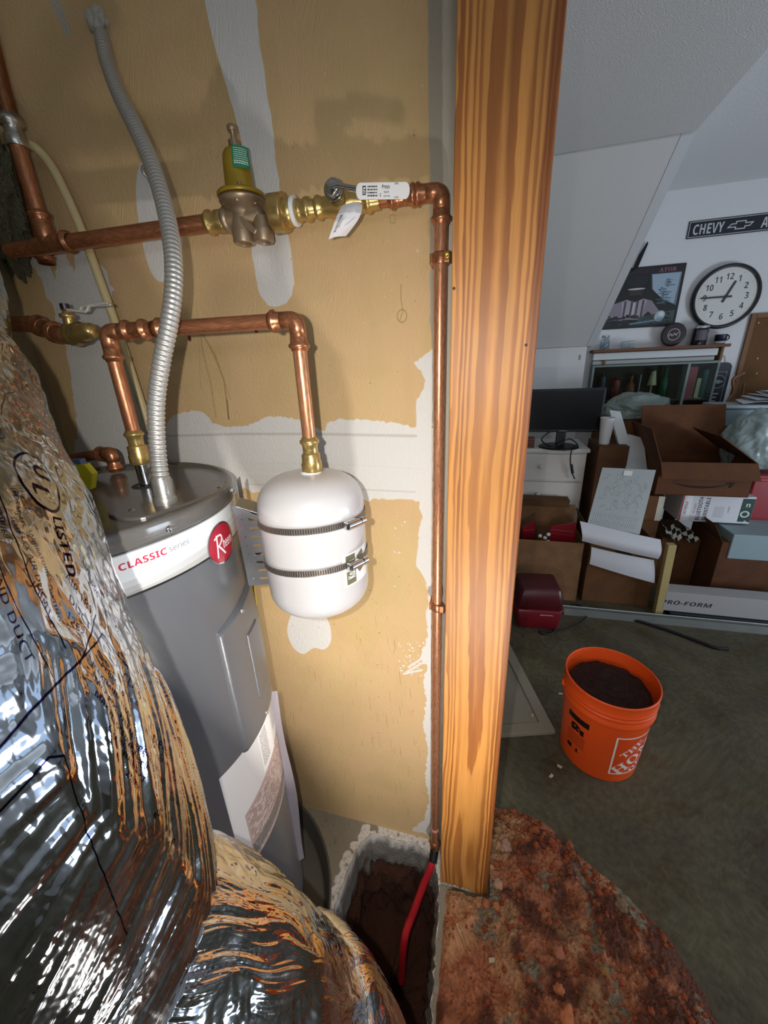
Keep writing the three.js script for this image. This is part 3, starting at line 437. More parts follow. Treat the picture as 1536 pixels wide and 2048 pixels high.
{ // lower line: elbow over the heater, pipe across, elbow down to the tank
  const Y = 1.4966, Lx = (x) => V(x, Y, lerp(-0.60, -0.568, clamp((-0.29 - x) / 0.33, 0, 1))), cl = V(-0.622, Y, -0.568), cr = V(-0.291, Y, -0.60);
  const t = thing('copper_tank_line', 'copper pipe with two elbows joining heater top and white tank', 'pipe');
  part(t, 'pipe', pipeGeo([Lx(-0.585), Lx(-0.325)], R34), copper);
  part(t, 'elbow', elbowGeo(cl, cr, V(cl.x, 0, cl.z), R34, 0.026), copperFit);
  part(t, 'press_coupling', [sleeve(Lx(-0.545), Lx(-0.6), 0.03, R34), sleeve(Lx(-0.515), Lx(-0.56), 0.02, R34)], copperFit);
  part(t, 'elbow', elbowGeo(cr, cl, V(cr.x, 0, cr.z), R34, 0.024), copperFit);
  part(t, 'pipe', pipeGeo([V(cr.x, Y - 0.03, cr.z), V(cr.x, 1.30, cr.z)], R34), metal(new THREE.Color(0.80, 0.40, 0.22), 0.44, { metalness: 0.7, map: noiseMap, roughnessMap: roughMap }));
  part(t, 'pipe', pipeGeo([V(cl.x, Y - 0.03, cl.z), V(cl.x, 1.31, cl.z)], R34 + 0.0004), copper);
  part(t, 'press_coupling', [sleeve(V(cr.x, 1.318, cr.z), V(cr.x, 0, cr.z), 0.03, R34), rev(V(cr.x, 1.292, cr.z), V(cr.x, 0, cr.z), [[0, 0.0125], [0.003, 0.0165], [0.016, 0.017], [0.018, 0.0185], [0.032, 0.0185], [0.034, 0.015]], 8)], brass, 'brass threaded press coupling');
  part(t, 'press_coupling', [sleeve(V(cl.x, 1.335, cl.z), V(cl.x, 0, cl.z), 0.03, R34), rev(V(cl.x, 1.309, cl.z), V(cl.x, 0, cl.z), [[0, 0.0125], [0.003, 0.0165], [0.018, 0.017], [0.02, 0.0185], [0.034, 0.0185], [0.036, 0.015]], 8)], brass, 'brass threaded press coupling');
  part(t, 'nipple', rev(V(cl.x, 1.275, cl.z), V(cl.x, 0, cl.z), [[0, 0.0001], [0, 0.0135], [0.004, 0.0135], [0.0055, 0.0125], [0.048, 0.0125]], 28), chrome, 'chrome nipple');
}
{ // shut-off valve with wire handle behind the heater elbow
  const c = at(150, 668, { z: -0.66 }), t = thing('shutoff_valve', 'tarnished brass shutoff valve with a bent wire handle left of heater elbow', 'valve');
  const d = V(c.x + 1, c.y, c.z + 0.35), g = (k) => along(c, d, k);
  part(t, 'body', [rev(g(-0.04), d, [[0, 0.0001], [0, 0.016], [0.006, 0.018], [0.012, 0.0155], [0.022, 0.019], [0.036, 0.0225], [0.046, 0.0215], [0.052, 0.0175], [0.056, 0.02], [0.07, 0.02], [0.072, 0.016], [0.115, 0.0135], [0.115, 0.0001]], 28)], brass);
  part(t, 'stem', [rev(V(c.x, c.y + 0.015, c.z + 0.005), V(c.x, 9, c.z + 0.005), [[0, 0.01], [0.012, 0.009], [0.014, 0.013], [0.02, 0.013], [0.021, 0.007], [0.03, 0.006], [0.03, 0.0001]], 10)], brass);
  part(t, 'stem_nut', mv(cyl(0.008, 0.008, 0.01, 6), c.x, c.y + 0.048, c.z + 0.005), metal('#5a5560', 0.35));
  const h0 = at(160, 622, { z: c.z + 0.005 }), h1 = at(163, 612, { z: c.z + 0.005 }), h2 = at(215, 606, { z: c.z + 0.02 }), h3 = at(222, 609, { z: c.z + 0.012 });
  part(t, 'wire_handle', [sweep(fillet([V(c.x - 0.014, c.y + 0.04, c.z + 0.005), V(c.x + 0.012, c.y + 0.041, c.z + 0.005), h0, h1, h2], 0.006, 5), 0.0026, 8), sweep(fillet([V(c.x + 0.012, c.y + 0.041, c.z + 0.011), at(172, 624, { z: c.z + 0.012 }), at(178, 611, { z: c.z + 0.012 }), h3], 0.006, 5), 0.0026, 8)], mat('#d2cfc6', 0.5), 'bent white wire handle');
}
{ // copper elbow stack left of the valve
  const a = at(118, 668, { z: -0.675 }), b = at(70, 648, { z: -0.70 }), t = thing('copper_branch_pipe', 'short scorched copper branch left of the wire-handled valve', 'pipe');
  part(t, 'pipe', pipeGeo([at(135, 672, { z: -0.667 }), a, b, V(b.x - 0.12, b.y + 0.01, -0.72)], 0.016, 0.02), copper);
  part(t, 'press_coupling', [sleeve(along(a, b, 0.008), b, 0.03, 0.016), sleeve(along(b, a, 0.012), a, 0.026, 0.016)], copperFit);
}
{ // cold inlet elbow low behind the nipple
  const a = at(140, 918, { z: -0.66 }), c = at(222, 905, { z: -0.64 }), t = thing('copper_inlet_pipe', 'small copper elbow low behind the chrome nipple on the heater', 'pipe');
  part(t, 'pipe', pipeGeo([a, along(c, a, 0.03)], R34), copper);
  part(t, 'elbow', elbowGeo(c, a, V(c.x, 0, c.z), R34, 0.02), copperFit);
  part(t, 'pipe', pipeGeo([V(c.x, c.y - 0.02, c.z), V(c.x, 1.235, c.z)], R34), copper);
}
{ // cream plastic drain pipe
  const t = thing('cream_pipe', 'thin cream plastic pipe running diagonally down behind the heater', 'pipe');
  const P = [[40, 285, -0.735], [66, 291, -0.742], [100, 328, -0.75], [130, 385, -0.752], [158, 448, -0.752], [185, 520, -0.752], [235, 660, -0.752], [300, 860, -0.752], [322, 930, -0.752]].map(([x, y, z]) => at(x, y, { z }));
  part(t, 'pipe', sweep(spline([...P, V(P[8].x, 0.9, -0.757), V(P[8].x, 0.06, -0.757)], 120), 0.0085, 18), mat('#c9b98a', 0.45));
}
// ---------------------------------------------------------------- flexible conduit
{
  const t = thing('flexible_conduit', 'ribbed grey metal conduit looping from the upper wall to heater top', 'conduit');
  const P = [[205, 62, -0.797], [207, 90, -0.772], [215, 125, -0.755], [238, 188, -0.715], [272, 258, -0.675], [306, 335, -0.638], [332, 425, -0.60], [346, 510, -0.566], [347, 580, -0.545], [338, 650, -0.527], [324, 720, -0.512], [313, 800, -0.497], [313, 870, -0.487], [318, 930, -0.478], [323, 965, -0.475]].map(([x, y, z]) => at(x, y, { z }));
  const c = new THREE.CatmullRomCurve3(P), L = c.getLength(), n = Math.round(L / 0.00095);
  part(t, 'conduit', sweep(c.getSpacedPoints(n), (i, s) => 0.0112 + 0.00145 * Math.pow(0.5 + 0.5 * Math.cos(s / 0.0073 * TAU), 0.7), 22), metal('#bebcb6', 0.42, { metalness: 0.68 }));
  const e = P[P.length - 1], f = V(-0.487, 1.232, -0.47);
  part(t, 'connector', [rev(f, e, [[0, 0.0165], [0.004, 0.0172], [0.012, 0.0172], [0.013, 0.015], [0.016, 0.015]], 28), rev(along(f, e, 0.016), e, [[0, 0.0155], [0.002, 0.0165], [0.024, 0.0165], [0.027, 0.0135]], 6), rev(along(f, e, 0.012), e, [[0, 0.016], [0.006, 0.0152], [0.03, 0.0145], [0.034, 0.0128]], 28)], zinc, 'dull zinc conduit connector');
  part(t, 'foam_plug', (() => { const g = new THREE.IcosahedronGeometry(0.019, 6), p = g.attributes.position; for (let i = 0; i < p.count; i++) { const k = 1 + 0.3 * n3(p.getX(i) * 60, p.getY(i) * 60, p.getZ(i) * 60); p.setXYZ(i, p.getX(i) * k, p.getY(i) * k, p.getZ(i) * k * 0.6); } g.computeVertexNormals(); return mv(g, P[0].x + 0.003, P[0].y + 0.006, -0.786); })(), mat('#b9b4a8', 0.9), 'pale foam around the wall hole');
  const k = at(280, 325, { z: -0.77 });
  const cl = thing('conduit_clip', 'small galvanised clip on the wall left of the ribbed conduit', 'clip', [k.x, k.y, -0.79]);
  part(cl, 'clip_plate', shapeGeo(roundRect(0.012, 0.05, 0.005), 0.0014, 0.0004), zinc); part(cl, 'clip_loop', mv(new THREE.TorusGeometry(0.009, 0.003, 10, 28), 0.006, -0.012, 0.012, 0, 1.2, 0.2), zinc);
}

// ---------------------------------------------------------------- water heater
const HX = -0.682, HZ = -0.465, HR = 0.26, rad = (d) => d * Math.PI / 180;
{
  const t = thing('water_heater', 'grey cylindrical electric water heater with white band and red oval badge', 'water heater', [HX, 0, HZ]);
  const grey = phys('#5f6165', 0.3, { clearcoat: 0.25, clearcoatRoughness: 0.3, bumpMap: grain(3), bumpScale: 0.00025 });
  part(t, 'jacket', lathe([[0.0001, 0.03], [0.25, 0.03], [0.258, 0.034], [HR, 0.042], [HR, 1.2085], [0.2585, 1.2105]], 128), grey);
  const lidMat = phys('#5b5854', 0.3, { clearcoat: 0.7, clearcoatRoughness: 0.1, bumpMap: grain(2), bumpScale: 0.0004 });
  part(t, 'lid', lathe([[0.2575, 1.2105], [0.2615, 1.2115], [0.262, 1.2145], [0.262, 1.232], [0.2605, 1.237], [0.257, 1.2395], [0.2535, 1.239], [0.250, 1.236], [0.244, 1.2325], [0.236, 1.2315], [0.0001, 1.2315]], 128), lidMat);
  const bandTex = cv(2048, 300, (g, w, h) => {
    g.fillStyle = '#e9eef0'; g.fillRect(0, 0, w, h);
    const grey2 = (pts, c) => { g.fillStyle = c; g.beginPath(); pts.forEach((p, i) => i ? g.lineTo(p[0] * w, p[1] * h) : g.moveTo(p[0] * w, p[1] * h)); g.closePath(); g.fill(); };
    grey2([[0, 0.66], [0.25, 0.62], [0.38, 0.52], [0.55, 0.42], [0.8, 0.4], [1, 0.4], [1, 1], [0, 1]], '#d5d8d9'); grey2([[0, 0.80], [0.25, 0.76], [0.42, 0.66], [0.58, 0.60], [1, 0.56], [1, 1], [0, 1]], '#c2c4c4'); grey2([[0, 0.90], [0.3, 0.88], [0.5, 0.80], [1, 0.76], [1, 1], [0, 1]], '#b2b1ac');
    g.fillStyle = '#8d9093'; g.fillRect(0, 0, w, 9); g.fillStyle = '#0c0c0e'; g.fillRect(0, h - 16, w, 16);
    g.font = 'bold 64px sans-serif'; g.textBaseline = 'middle'; g.textAlign = 'left'; const X = (d) => (d - 40) / 100 * w;
    g.fillStyle = '#c4173c'; g.save(); g.translate(X(61), 84); g.scale(1.14, 1); g.fillText('CLASSIC', 0, 0); g.restore(); g.fillStyle = '#7d8288'; g.font = '58px sans-serif'; g.save(); g.translate(X(75.5), 84); g.fillText('series', 0, 0); g.restore(); g.font = '20px sans-serif'; g.fillText('TM', X(74.1), 60);
  });
  part(t, 'label_band', wrap(HR + 0.0006, HR + 0.0006, rad(40), rad(140), 1.146, 1.2095, 60), phys('#ffffff', 0.35, { map: bandTex, clearcoat: 0.4 }), 'white printed label band');
  part(t, 'band_back', wrap(HR + 0.0005, HR + 0.0005, rad(140), rad(400), 1.146, 1.2095, 90), mat('#d9dcdd', 0.35));
  // oval badge
  const disc = (k, out, n = 48) => { const g = grid(n, 10, (u, v) => { const a = u * TAU, th = rad(98) + k * 0.0395 * v * Math.cos(a) / HR, y = 1.157 + k * 0.0355 * v * Math.sin(a), r = HR + out + 0.0018 * (1 - v * v); return V(r * Math.sin(th), y, r * Math.cos(th)); }), uv = g.attributes.uv; for (let i = 0; i < uv.count; i++) { const a = uv.getX(i) * TAU, v = uv.getY(i); uv.setXY(i, 0.5 + 0.5 * v * Math.cos(a), 0.5 + 0.5 * v * Math.sin(a)); } return g; };
  const badge = part(t, 'badge_rim', disc(1.0, 0.0012), chrome, 'chrome badge rim');
  const bt = cv(512, 512, (g, w, h) => { g.fillStyle = '#b01733'; g.fillRect(0, 0, w, h); g.strokeStyle = '#f0e6e6'; g.fillStyle = '#f0e6e6'; g.lineCap = 'round'; g.lineWidth = 26;
    g.beginPath(); g.moveTo(152, 120); g.lineTo(118, 400); g.stroke(); g.beginPath(); g.moveTo(112, 150); g.bezierCurveTo(260, 70, 290, 200, 150, 262); g.stroke(); g.beginPath(); g.moveTo(160, 262); g.lineTo(262, 405); g.stroke();
    g.save(); g.translate(352, 268); g.scale(0.66, 1.45); lettered(g, 'heem', 0, 0, 128, '#f0e6e6', 'sans-serif', 'center', 'bold'); g.restore(); });
  part(badge, 'badge_face', disc(0.93, 0.0018), phys('#ffffff', 0.35, { map: bt, clearcoat: 0.6, clearcoatRoughness: 0.15 }), 'red badge face with white script');
  // raised access panel
  const pan = (t0, t1, y0, y1, h, cut) => grid(48, 60, (u, v) => { const sl = cut * (1 - u) * v; const th = lerp(t0, t1, u), y = lerp(y0, y1, v) - sl, e = Math.min(u, 1 - u) * (t1 - t0) * HR, f = Math.min(v, 1 - v) * (y1 - y0); const k = smoothstep(Math.min(e, f), 0.0, 0.006), r = HR - 0.001 + h * k; return V(r * Math.sin(th), y, r * Math.cos(th)); });
  const ap = part(t, 'access_panel', pan(rad(84.5), rad(122), 0.735, 1.045, 0.008, 0.03), grey);
  part(ap, 'panel_recess', (() => { const g = pan(rad(99), rad(112), 0.80, 0.965, 0.0105, 0); return g; })(), grey);
  const scr = (d, y, r = HR) => { const th = rad(d), p = V(r * Math.sin(th), y, r * Math.cos(th)); return rev(p, V(p.x * 2, y, p.z * 2), [[0, 0.0052], [0.0015, 0.0048], [0.0032, 0.003], [0.0036, 0.0001]], 14); };
  part(t, 'screw', scr(77, 1.221, 0.262), chrome); part(t, 'screw', scr(100, 1.015, HR + 0.007), zinc); part(t, 'screw', scr(104, 0.748, HR + 0.007), zinc);
  // rating label low on the jacket
  const lt = cv(1024, 1024, (g, w, h) => {
    g.fillStyle = '#dcdad8'; g.fillRect(0, 0, w, h); const r = rng(71);
    g.fillStyle = '#b9a39b'; g.beginPath(); g.moveTo(120, h); g.lineTo(120, 520); g.lineTo(520, 440); g.lineTo(w, 380); g.lineTo(w, h); g.fill();
    g.fillStyle = '#f0eeec'; g.fillRect(420, 60, 260, 380);
    for (let i = 0; i < 20; i++) { let x = 440; while (x < 560) { const l = 5 + 22 * r(); g.fillStyle = '#4a4a50'; g.fillRect(x, 80 + i * 16, Math.min(l, 570 - x), 7); x += l + 5; } }
    for (let i = 0; i < 12; i++) { let x = 720; while (x < 990) { const l = 6 + 30 * r(); g.fillStyle = '#6a5a52'; g.fillRect(x, 40 + i * 24, Math.min(l, 990 - x), 10); x += l + 6; } }
    for (let i = 0; i < 30; i++) { let x = 140; const y = 540 + i * 16; while (x < w) { const l = 8 + 40 * r(); g.fillStyle = r() < 0.6 ? '#8a746b' : '#e6dbd4'; g.fillRect(x, y - (x - 140) * 0.12, l, 6); x += l + 6; } }
    g.fillStyle = '#7d7672'; g.fillRect(130, 860, w, 120); for (let i = 0; i < 900; i++) { g.fillStyle = r() < 0.5 ? '#a8a29e' : '#5d5754'; g.fillRect(130 + r() * (w - 130), 862 + r() * 116, 6 + 10 * r(), 3); }
  });
  part(t, 'rating_label', wrap(HR + 0.0005, HR + 0.0005, rad(72), rad(128), 0.46, 0.742, 40), mat('#ffffff', 0.55, { map: lt }), 'paper rating label with small print');
  part(t, 'energy_label', wrap(HR + 0.002, HR + 0.012, rad(117.5), rad(150), 0.84, 1.10, 24), mat('#d9c21a', 0.5), 'yellow label edge');
  // oval junction cover and pipe port on the lid
  part(t, 'junction_cover', (() => { const g = shapeGeo(roundRect(0.085, 0.185, 0.03, 8), 0.0025, 0.0015); g.rotateX(-Math.PI / 2); g.rotateY(-0.25); g.translate(0.19, 1.2317, -0.03); return g; })(), lidMat);
  for (const [x, z] of [[0.228, -0.094], [0.168, 0.034], [0.15, -0.03]]) part(t, 'screw', rev(V(x, 1.234, z), V(x, 9, z), [[0, 0.0055], [0.0015, 0.005], [0.0035, 0.003], [0.004, 0.0001]], 14), chrome);
  part(t, 'port_ring', rev(V(-0.622 - HX, 1.2315, -0.568 - HZ), V(-0.622 - HX, 9, -0.568 - HZ), [[0, 0.026], [0.002, 0.0245], [0.002, 0.0185], [0, 0.018]], 32), mat('#2b2a29', 0.6));
}
{ // pan under it
  const t = thing('drain_pan', 'round dark grey drain pan on the floor under the water heater', 'pan', [-0.672, 0, -0.447]);
  part(t, 'pan', lathe([[0.0001, 0.003], [0.312, 0.003], [0.318, 0.006], [0.332, 0.058], [0.337, 0.062], [0.339, 0.06], [0.338, 0.056], [0.323, 0.003], [0.316, 0.0005], [0.0001, 0.0005]], 96), mat('#59574f', 0.55, { bumpMap: grain(3), bumpScale: 0.0006 }));
  for (let k = 0; k < 3; k++) { const a = k * TAU / 3 + 0.4; part(t, 'support_pad', mv(cyl(0.03, 0.035, 0.027, 20), 0.2 * Math.sin(a), 0.0165, 0.2 * Math.cos(a)), mat('#3b3b3b', 0.8)); }
}
{ // film hanging beside the label
  const t = thing('plastic_film', 'cloudy strip of plastic film hanging down the right flank of the heater into the pan', 'plastic film');
  const a = at(541, 1372, { z: -0.592 }), b = at(552, 1385, { z: -0.602 }), c = at(532, 1712, { z: -0.52 }), d = at(612, 1712, { z: -0.60 });
  part(t, 'film', slab(16, 50, (u, v) => { const p = c.clone().lerp(d, u).lerp(a.clone().lerp(b, u), v); p.z += 0.012 * Math.sin(u * 9 + v * 2) * (1 - v * 0.7); p.x += 0.004 * Math.sin(v * 9 + u * 4); return p; }, 0.0005), phys('#c9c3cd', 0.4, { transmission: 0.55, thickness: 0 }));
}
{ // yellow tag at the far side of the lid
  const p = at(174, 950, { z: -0.50 }), t = thing('warning_tag', 'folded yellow and black warning tag with a blue top behind the silver duct', 'tag', [p.x, p.y, p.z], 0.3);
  const tx = cv(128, 128, (g, w, h) => { g.fillStyle = '#d8cb2a'; g.fillRect(0, 0, w, h); speckle(g, w, h, 240, 5, ['#3c3a12', '#5b5712', '#2b2a14'], 2, 9); });
  part(t, 'card', shapeGeo([[-0.016, -0.03], [0.008, -0.022], [0.018, 0.004], [0.010, 0.020], [-0.012, 0.024], [-0.022, 0]], 0.012, 0.001), mat('#ffffff', 0.5, { map: tx }));
  part(t, 'cap', box(-0.02, 0.006, 0.0205, 0.030, -0.001, 0.013, 0.002), mat('#5d6f98', 0.5), 'blue and white top');
}
// ---------------------------------------------------------------- expansion tank on its bracket
const TX = -0.30, TZ = -0.60, TRd = 0.0945;
{
  const t = thing('expansion_tank', 'small white expansion tank strapped beside the grey heater', 'tank', [TX, 0, TZ]);
  const y0 = 0.992, y1 = 1.257, prof = [];
  for (let i = 0; i <= 14; i++) { const a = i / 14 * Math.PI / 2; prof.push([0.0001 + (TRd - 0.0001) * Math.pow(Math.sin(a), 0.62), y0 + 0.052 * (1 - Math.pow(Math.cos(a), 0.9))]); }
  prof.push([TRd, 1.094], [TRd + 0.0012, 1.0955], [TRd + 0.0012, 1.0985], [TRd, 1.1]);
  for (let i = 14; i >= 0; i--) { const a = i / 14 * Math.PI / 2; prof.push([0.0001 + (TRd - 0.0001) * Math.pow(Math.sin(a), 0.62), y1 - 0.062 * (1 - Math.pow(Math.cos(a), 0.9))]); }
  part(t, 'shell', lathe(prof, 96), phys('#cbc9c9', 0.3, { clearcoat: 0.5, clearcoatRoughness: 0.12 }));
  part(t, 'neck', rev(V(0.006, 1.25, 0), V(0.006, 9, 0), [[0, 0.02], [0.009, 0.018], [0.011, 0.0155], [0.02, 0.0155], [0.02, 0.0001]], 28), mat('#dfe1e2', 0.35));
  const lt = cv(256, 512, (g, w, h) => { g.fillStyle = '#f2f2ef'; g.fillRect(0, 0, w, h); g.fillStyle = '#6c6a4c'; g.fillRect(24, 26, 84, h - 52); g.save(); g.translate(68, h / 2); g.rotate(-Math.PI / 2); lettered(g, 'Korron', 0, 0, 92, '#f4f3ee'); g.restore();
    g.fillStyle = '#77745a'; g.beginPath(); g.moveTo(126, 90); g.lineTo(190, 30); g.lineTo(210, 90); g.lineTo(180, 160); g.lineTo(214, 230); g.lineTo(200, 330); g.lineTo(150, 380); g.lineTo(126, 300); g.fill(); g.fillStyle = '#55523c'; g.fillRect(150, 180, 60, 40); });
  part(t, 'brand_label', wrap(TRd + 0.0004, TRd + 0.0004, rad(52), rad(92), 1.066, 1.128, 20), mat('#fff', 0.45, { map: lt }), 'label with olive print');
}
{
  const t = thing('tank_bracket', 'slotted galvanised bracket between the heater and the white tank', 'bracket');
  const holes = []; for (let i = 0; i < 8; i++) { const y = -0.062 + i * 0.0165; holes.push(roundRect(0.017, 0.0055, 0.0026, 4).map((p) => [p[0] + 0.006, p[1] + y])); holes.push(oval(-0.013, y, 0.0017, 0.0017, 10)); }
  const zm = metal('#b4b8bc', 0.5, { roughnessMap: roughMap });
  part(t, 'face_plate', mv(shapeGeo([[-0.024, -0.076], [0.022, -0.074], [0.024, 0.052], [0.012, 0.060], [-0.024, 0.080]], 0.0014, 0.0003, holes), -0.386, 1.135, -0.535, 0, 0.25, 0.02), zm);
  part(t, 'back_flange', mv(box(-0.0008, 0.0008, -0.080, 0.115, -0.034, 0, 0.0005), -0.413, 1.135, -0.552, 0, 0.42, 0), zm);
  part(t, 'top_fold', mv(box(-0.022, 0.022, -0.0008, 0.0008, -0.03, 0.0, 0.0005), -0.388, 1.204, -0.536, 0.2, 0.25, -0.42), zm);
  part(t, 'rivet', rev(V(-0.419, 1.237, -0.545), V(0, 1.237, -0.1), [[0, 0.0045], [0.002, 0.004], [0.003, 0.0001]], 12), chrome);
}
{
  const slots = cv(1024, 32, (g, w, h) => { g.fillStyle = '#fff'; g.fillRect(0, 0, w, h); g.fillStyle = '#555'; for (let x = 0; x < w; x += 7) g.fillRect(x, 4, 3, h - 8); });
  slots.colorSpace = THREE.NoColorSpace;
  const steel = metal('#8f8780', 0.36, { metalness: 0.75, bumpMap: slots, bumpScale: 0.0006, map: slots });
  const clampBand = (yc, tilt, label, sag) => {
    const t = thing('hose_clamp', label, 'clamp', [TX, yc, TZ]), r = TRd + 0.0022, pts = [];
    for (let i = 0; i <= 100; i++) { const a = lerp(rad(-120), rad(240), i / 100); let x = r * Math.sin(a), z = r * Math.cos(a); pts.push([x, z]); }
    const path = pts.map(([x, z]) => { if (x < -0.072) { const k = (-x - 0.072) / 0.028; z = z > 0 ? lerp(z, 0.066, k * 0.8) : z; x -= 0.024 * k; } return [x, z]; });
    const strip = slab(100, 4, (u, v) => { const i = Math.min(99, Math.floor(u * 100)), f = u * 100 - i, a = path[i], b = path[i + 1], x = lerp(a[0], b[0], f), z = lerp(a[1], b[1], f); return V(x, (v - 0.5) * 0.0115 + tilt * x + sag * z, z); }, 0.0009);
    part(t, 'band', strip, steel);
    const a = rad(62), c = V(r * Math.sin(a), tilt * r * Math.sin(a) + sag * r * Math.cos(a), r * Math.cos(a)), h = new THREE.Group();
    const q = (g) => { g.rotateY(a); return g.translate(c.x * 1.04, c.y, c.z * 1.04); };
    part(t, 'worm_housing', [q(box(-0.013, 0.013, -0.0075, 0.0075, -0.003, 0.008, 0.003)), q(mv(cyl(0.006, 0.006, 0.026, 14), 0.004, 0, 0.006, 0, 0, Math.PI / 2))], chrome);
    part(t, 'screw_head', q(mv(cyl(0.0065, 0.0065, 0.009, 6), 0.023, 0.0005, 0.006, 0, 0, Math.PI / 2)), chrome);
  };
  clampBand(at(640, 1076, { z: TZ + 0.1 }).y, 0.03, 'upper of the two steel hose clamps around the white tank', 0.04);
  clampBand(at(650, 1164, { z: TZ + 0.1 }).y, 0.05, 'lower of the two steel hose clamps around the white tank', 0.06);
}
// ---------------------------------------------------------------- silver insulated duct
{
  const t = thing('insulated_duct', 'crumpled silver foil insulated duct with printed blue lettering in front of the heater', 'duct');
  const UP = [[-0.915, 1.69, -0.43, 0.15], [-0.834, 1.599, -0.404, 0.15], [-0.675, 1.421, -0.296, 0.15], [-0.399, 1.218, -0.104, 0.16], [-0.394, 0.999, -0.099, 0.175], [-0.41, 0.8, -0.09, 0.18], [-0.4, 0.62, -0.1, 0.18]];
  const LO = [[-0.368, 0.897, -0.099, 0.15], [-0.32, 0.697, -0.121, 0.19], [-0.294, 0.479, -0.159, 0.2], [-0.218, 0.298, -0.163, 0.2], [-0.24, 0.21, -0.06, 0.2], [-0.24, 0.205, 0.14, 0.2]];
  const foilRough = px(512, 512, (u, v) => { const n = 44 + 46 * smoothstep(wrapNoise(u, v, 7, 3), -0.1, 0.5) + 24 * wrapNoise(u, v, 60, 2); return [n, n, n]; }, false, [2, 3]);
  // crumple: random heights on a jittered triangular lattice, straight between them, so that the foil breaks into flat facets
  const hash = (i, j, k) => { let h = Math.imul(i, 374761393) ^ Math.imul(j, 668265263) ^ Math.imul(k, 2147483647 - 58); h = Math.imul(h ^ (h >>> 13), 1274126177); h ^= h >>> 16; return (h >>> 0) / 4294967296; };
  const facet = (x, y, k) => { const i = Math.floor(x), j = Math.floor(y), f = x - i, g = y - j, a = hash(i, j, k), b = hash(i + 1, j, k), c = hash(i, j + 1, k), d = hash(i + 1, j + 1, k); if (hash(i, j, k + 77) < 0.5) return (f > g ? a + (b - a) * f + (d - b) * g : a + (d - c) * f + (c - a) * g) - 0.5; return (f + g < 1 ? a + (b - a) * f + (c - a) * g : d + (c - d) * (1 - f) + (b - d) * (1 - g)) - 0.5; };
  const build = (C, M, N, o) => {
    const c = new THREE.CatmullRomCurve3(C.map((p) => V(p[0], p[1], p[2]))), rr = new THREE.CatmullRomCurve3(C.map((p) => V(p[3], 0, 0))), pts = [], rs = [];
    const dense = (f, at0, k, w) => f - k * w * (Math.atan((f - at0) / w) - lerp(Math.atan(-at0 / w), Math.atan((1 - at0) / w), f)) ;   // more rows where the folds are fine
    for (let i = 0; i <= N; i++) { const f = dense(i / N, o.row, 0.8, o.rowW); pts.push(c.getPoint(clamp(f, 0, 1))); rs.push(rr.getPoint(clamp(f, 0, 1)).x); }
    return sweep(pts, (i, s, th) => {
      const q = th * 0.18, p = s + o.seed, wx = 0.006 * n2(q * 7 + o.seed, p * 7), wy = 0.012 * n2(q * 5 + 40, p * 5);
      const pleat = (A, k) => { const ca = Math.cos(A), sa = Math.sin(A), x = (q + wx - 1) * ca + (s + wy - 1) * sa, y = -(q + wx - 1) * sa + (s + wy - 1) * ca; return 0.0046 * facet(x * 46, y * 7, k) + 0.0040 * facet(x * 118, y * 11, k + 1) + 0.0026 * facet(x * 240, y * 16, k + 2) + 0.0012 * facet(x * 440, y * 26, k + 3); };
      const w = smoothstep(o.calm(q, s) + 0.5 * n2(q * 9 + 3, p * 7 + 1), 0.3, 0.7), m = smoothstep(o.lean(q, s) + 0.15 * n2(q * 6, p * 4 + 8), 0.35, 0.65);
      const crumple = (1 - w) * (0.0048 * facet(q * 30 + wx * 60, s * 26 + wy * 40, 4) + 0.0030 * facet(q * 62 + s * 40, s * 60 - q * 25, 5) + 0.0013 * facet(q * 140 - s * 60, s * 130 + q * 50, 6)) + 0.0004 * facet(q * 330 + s * 90, s * 300, 7);
      const d = 0.004 * n2(q * 4, p * 3) + w * lerp(m < 1 ? pleat(o.angles[0], 10) : 0, m > 0 ? pleat(o.angles[1], 20) : 0, m) + crumple;
      return rs[i] + d * (o.amp ?? 1) - 0.004;
    }, M, true, [0.18, 1], (f) => { const th = o.from + TAU * f, k = 0.62; return th - k * (Math.sin(th - o.face) - Math.sin(o.from - o.face)); }, o.s0 ?? 0);
  };
  const foil = (o) => metal('#c6cbd0', 0.5, { roughnessMap: foilRough, ...o });
  const Q0 = 0.86, Q1 = 1.26, S0 = 0.62, S1 = 1.22, ink = cv(1360, 2040, (g, W, H) => {
    g.fillStyle = '#c6cbd0'; g.fillRect(0, 0, W, H); const K = W / (Q1 - Q0), P = (q, s) => [(Q1 + 0.012 - q) * K, (s - S0) * K], navy = '#191438';
    const put = (txt, q, s, mm, rot, w = 'bold', font = 'sans-serif') => { g.save(); g.translate(...P(q, s)); g.rotate(rot); lettered(g, txt, 0, 0, mm * K / 1000 * 1.05, navy, font, 'center', w); g.restore(); };
    const line = (pts, mm) => { g.strokeStyle = navy; g.lineWidth = mm * K / 1000; g.beginPath(); pts.forEach((p, i) => i ? g.lineTo(...P(...p)) : g.moveTo(...P(...p))); g.stroke(); };
    const R = Math.PI / 2;
    line([[1.058, 0.64], [1.052, 0.76], [1.05, 0.85], [1.044, 0.93], [1.036, 0.955]], 0.9); line([[1.068, 0.66], [1.064, 0.80], [1.06, 0.93], [1.05, 0.962]], 0.7); line([[0.985, 0.66], [0.984, 0.84], [0.98, 0.90], [0.975, 0.937], [0.985, 0.962]], 0.6);
    line([[1.0, 0.718], [1.016, 0.745], [1.03, 0.80]], 1.0); put('COUNCIL', 1.014, 0.79, 5, R * 0.85, 'normal');
    g.strokeStyle = navy; g.lineWidth = 2.0 * K / 1000; { const c = P(1.012, 0.866); g.beginPath(); g.ellipse(c[0], c[1], 0.019 * K, 0.025 * K, 0, 0, TAU); g.stroke(); }
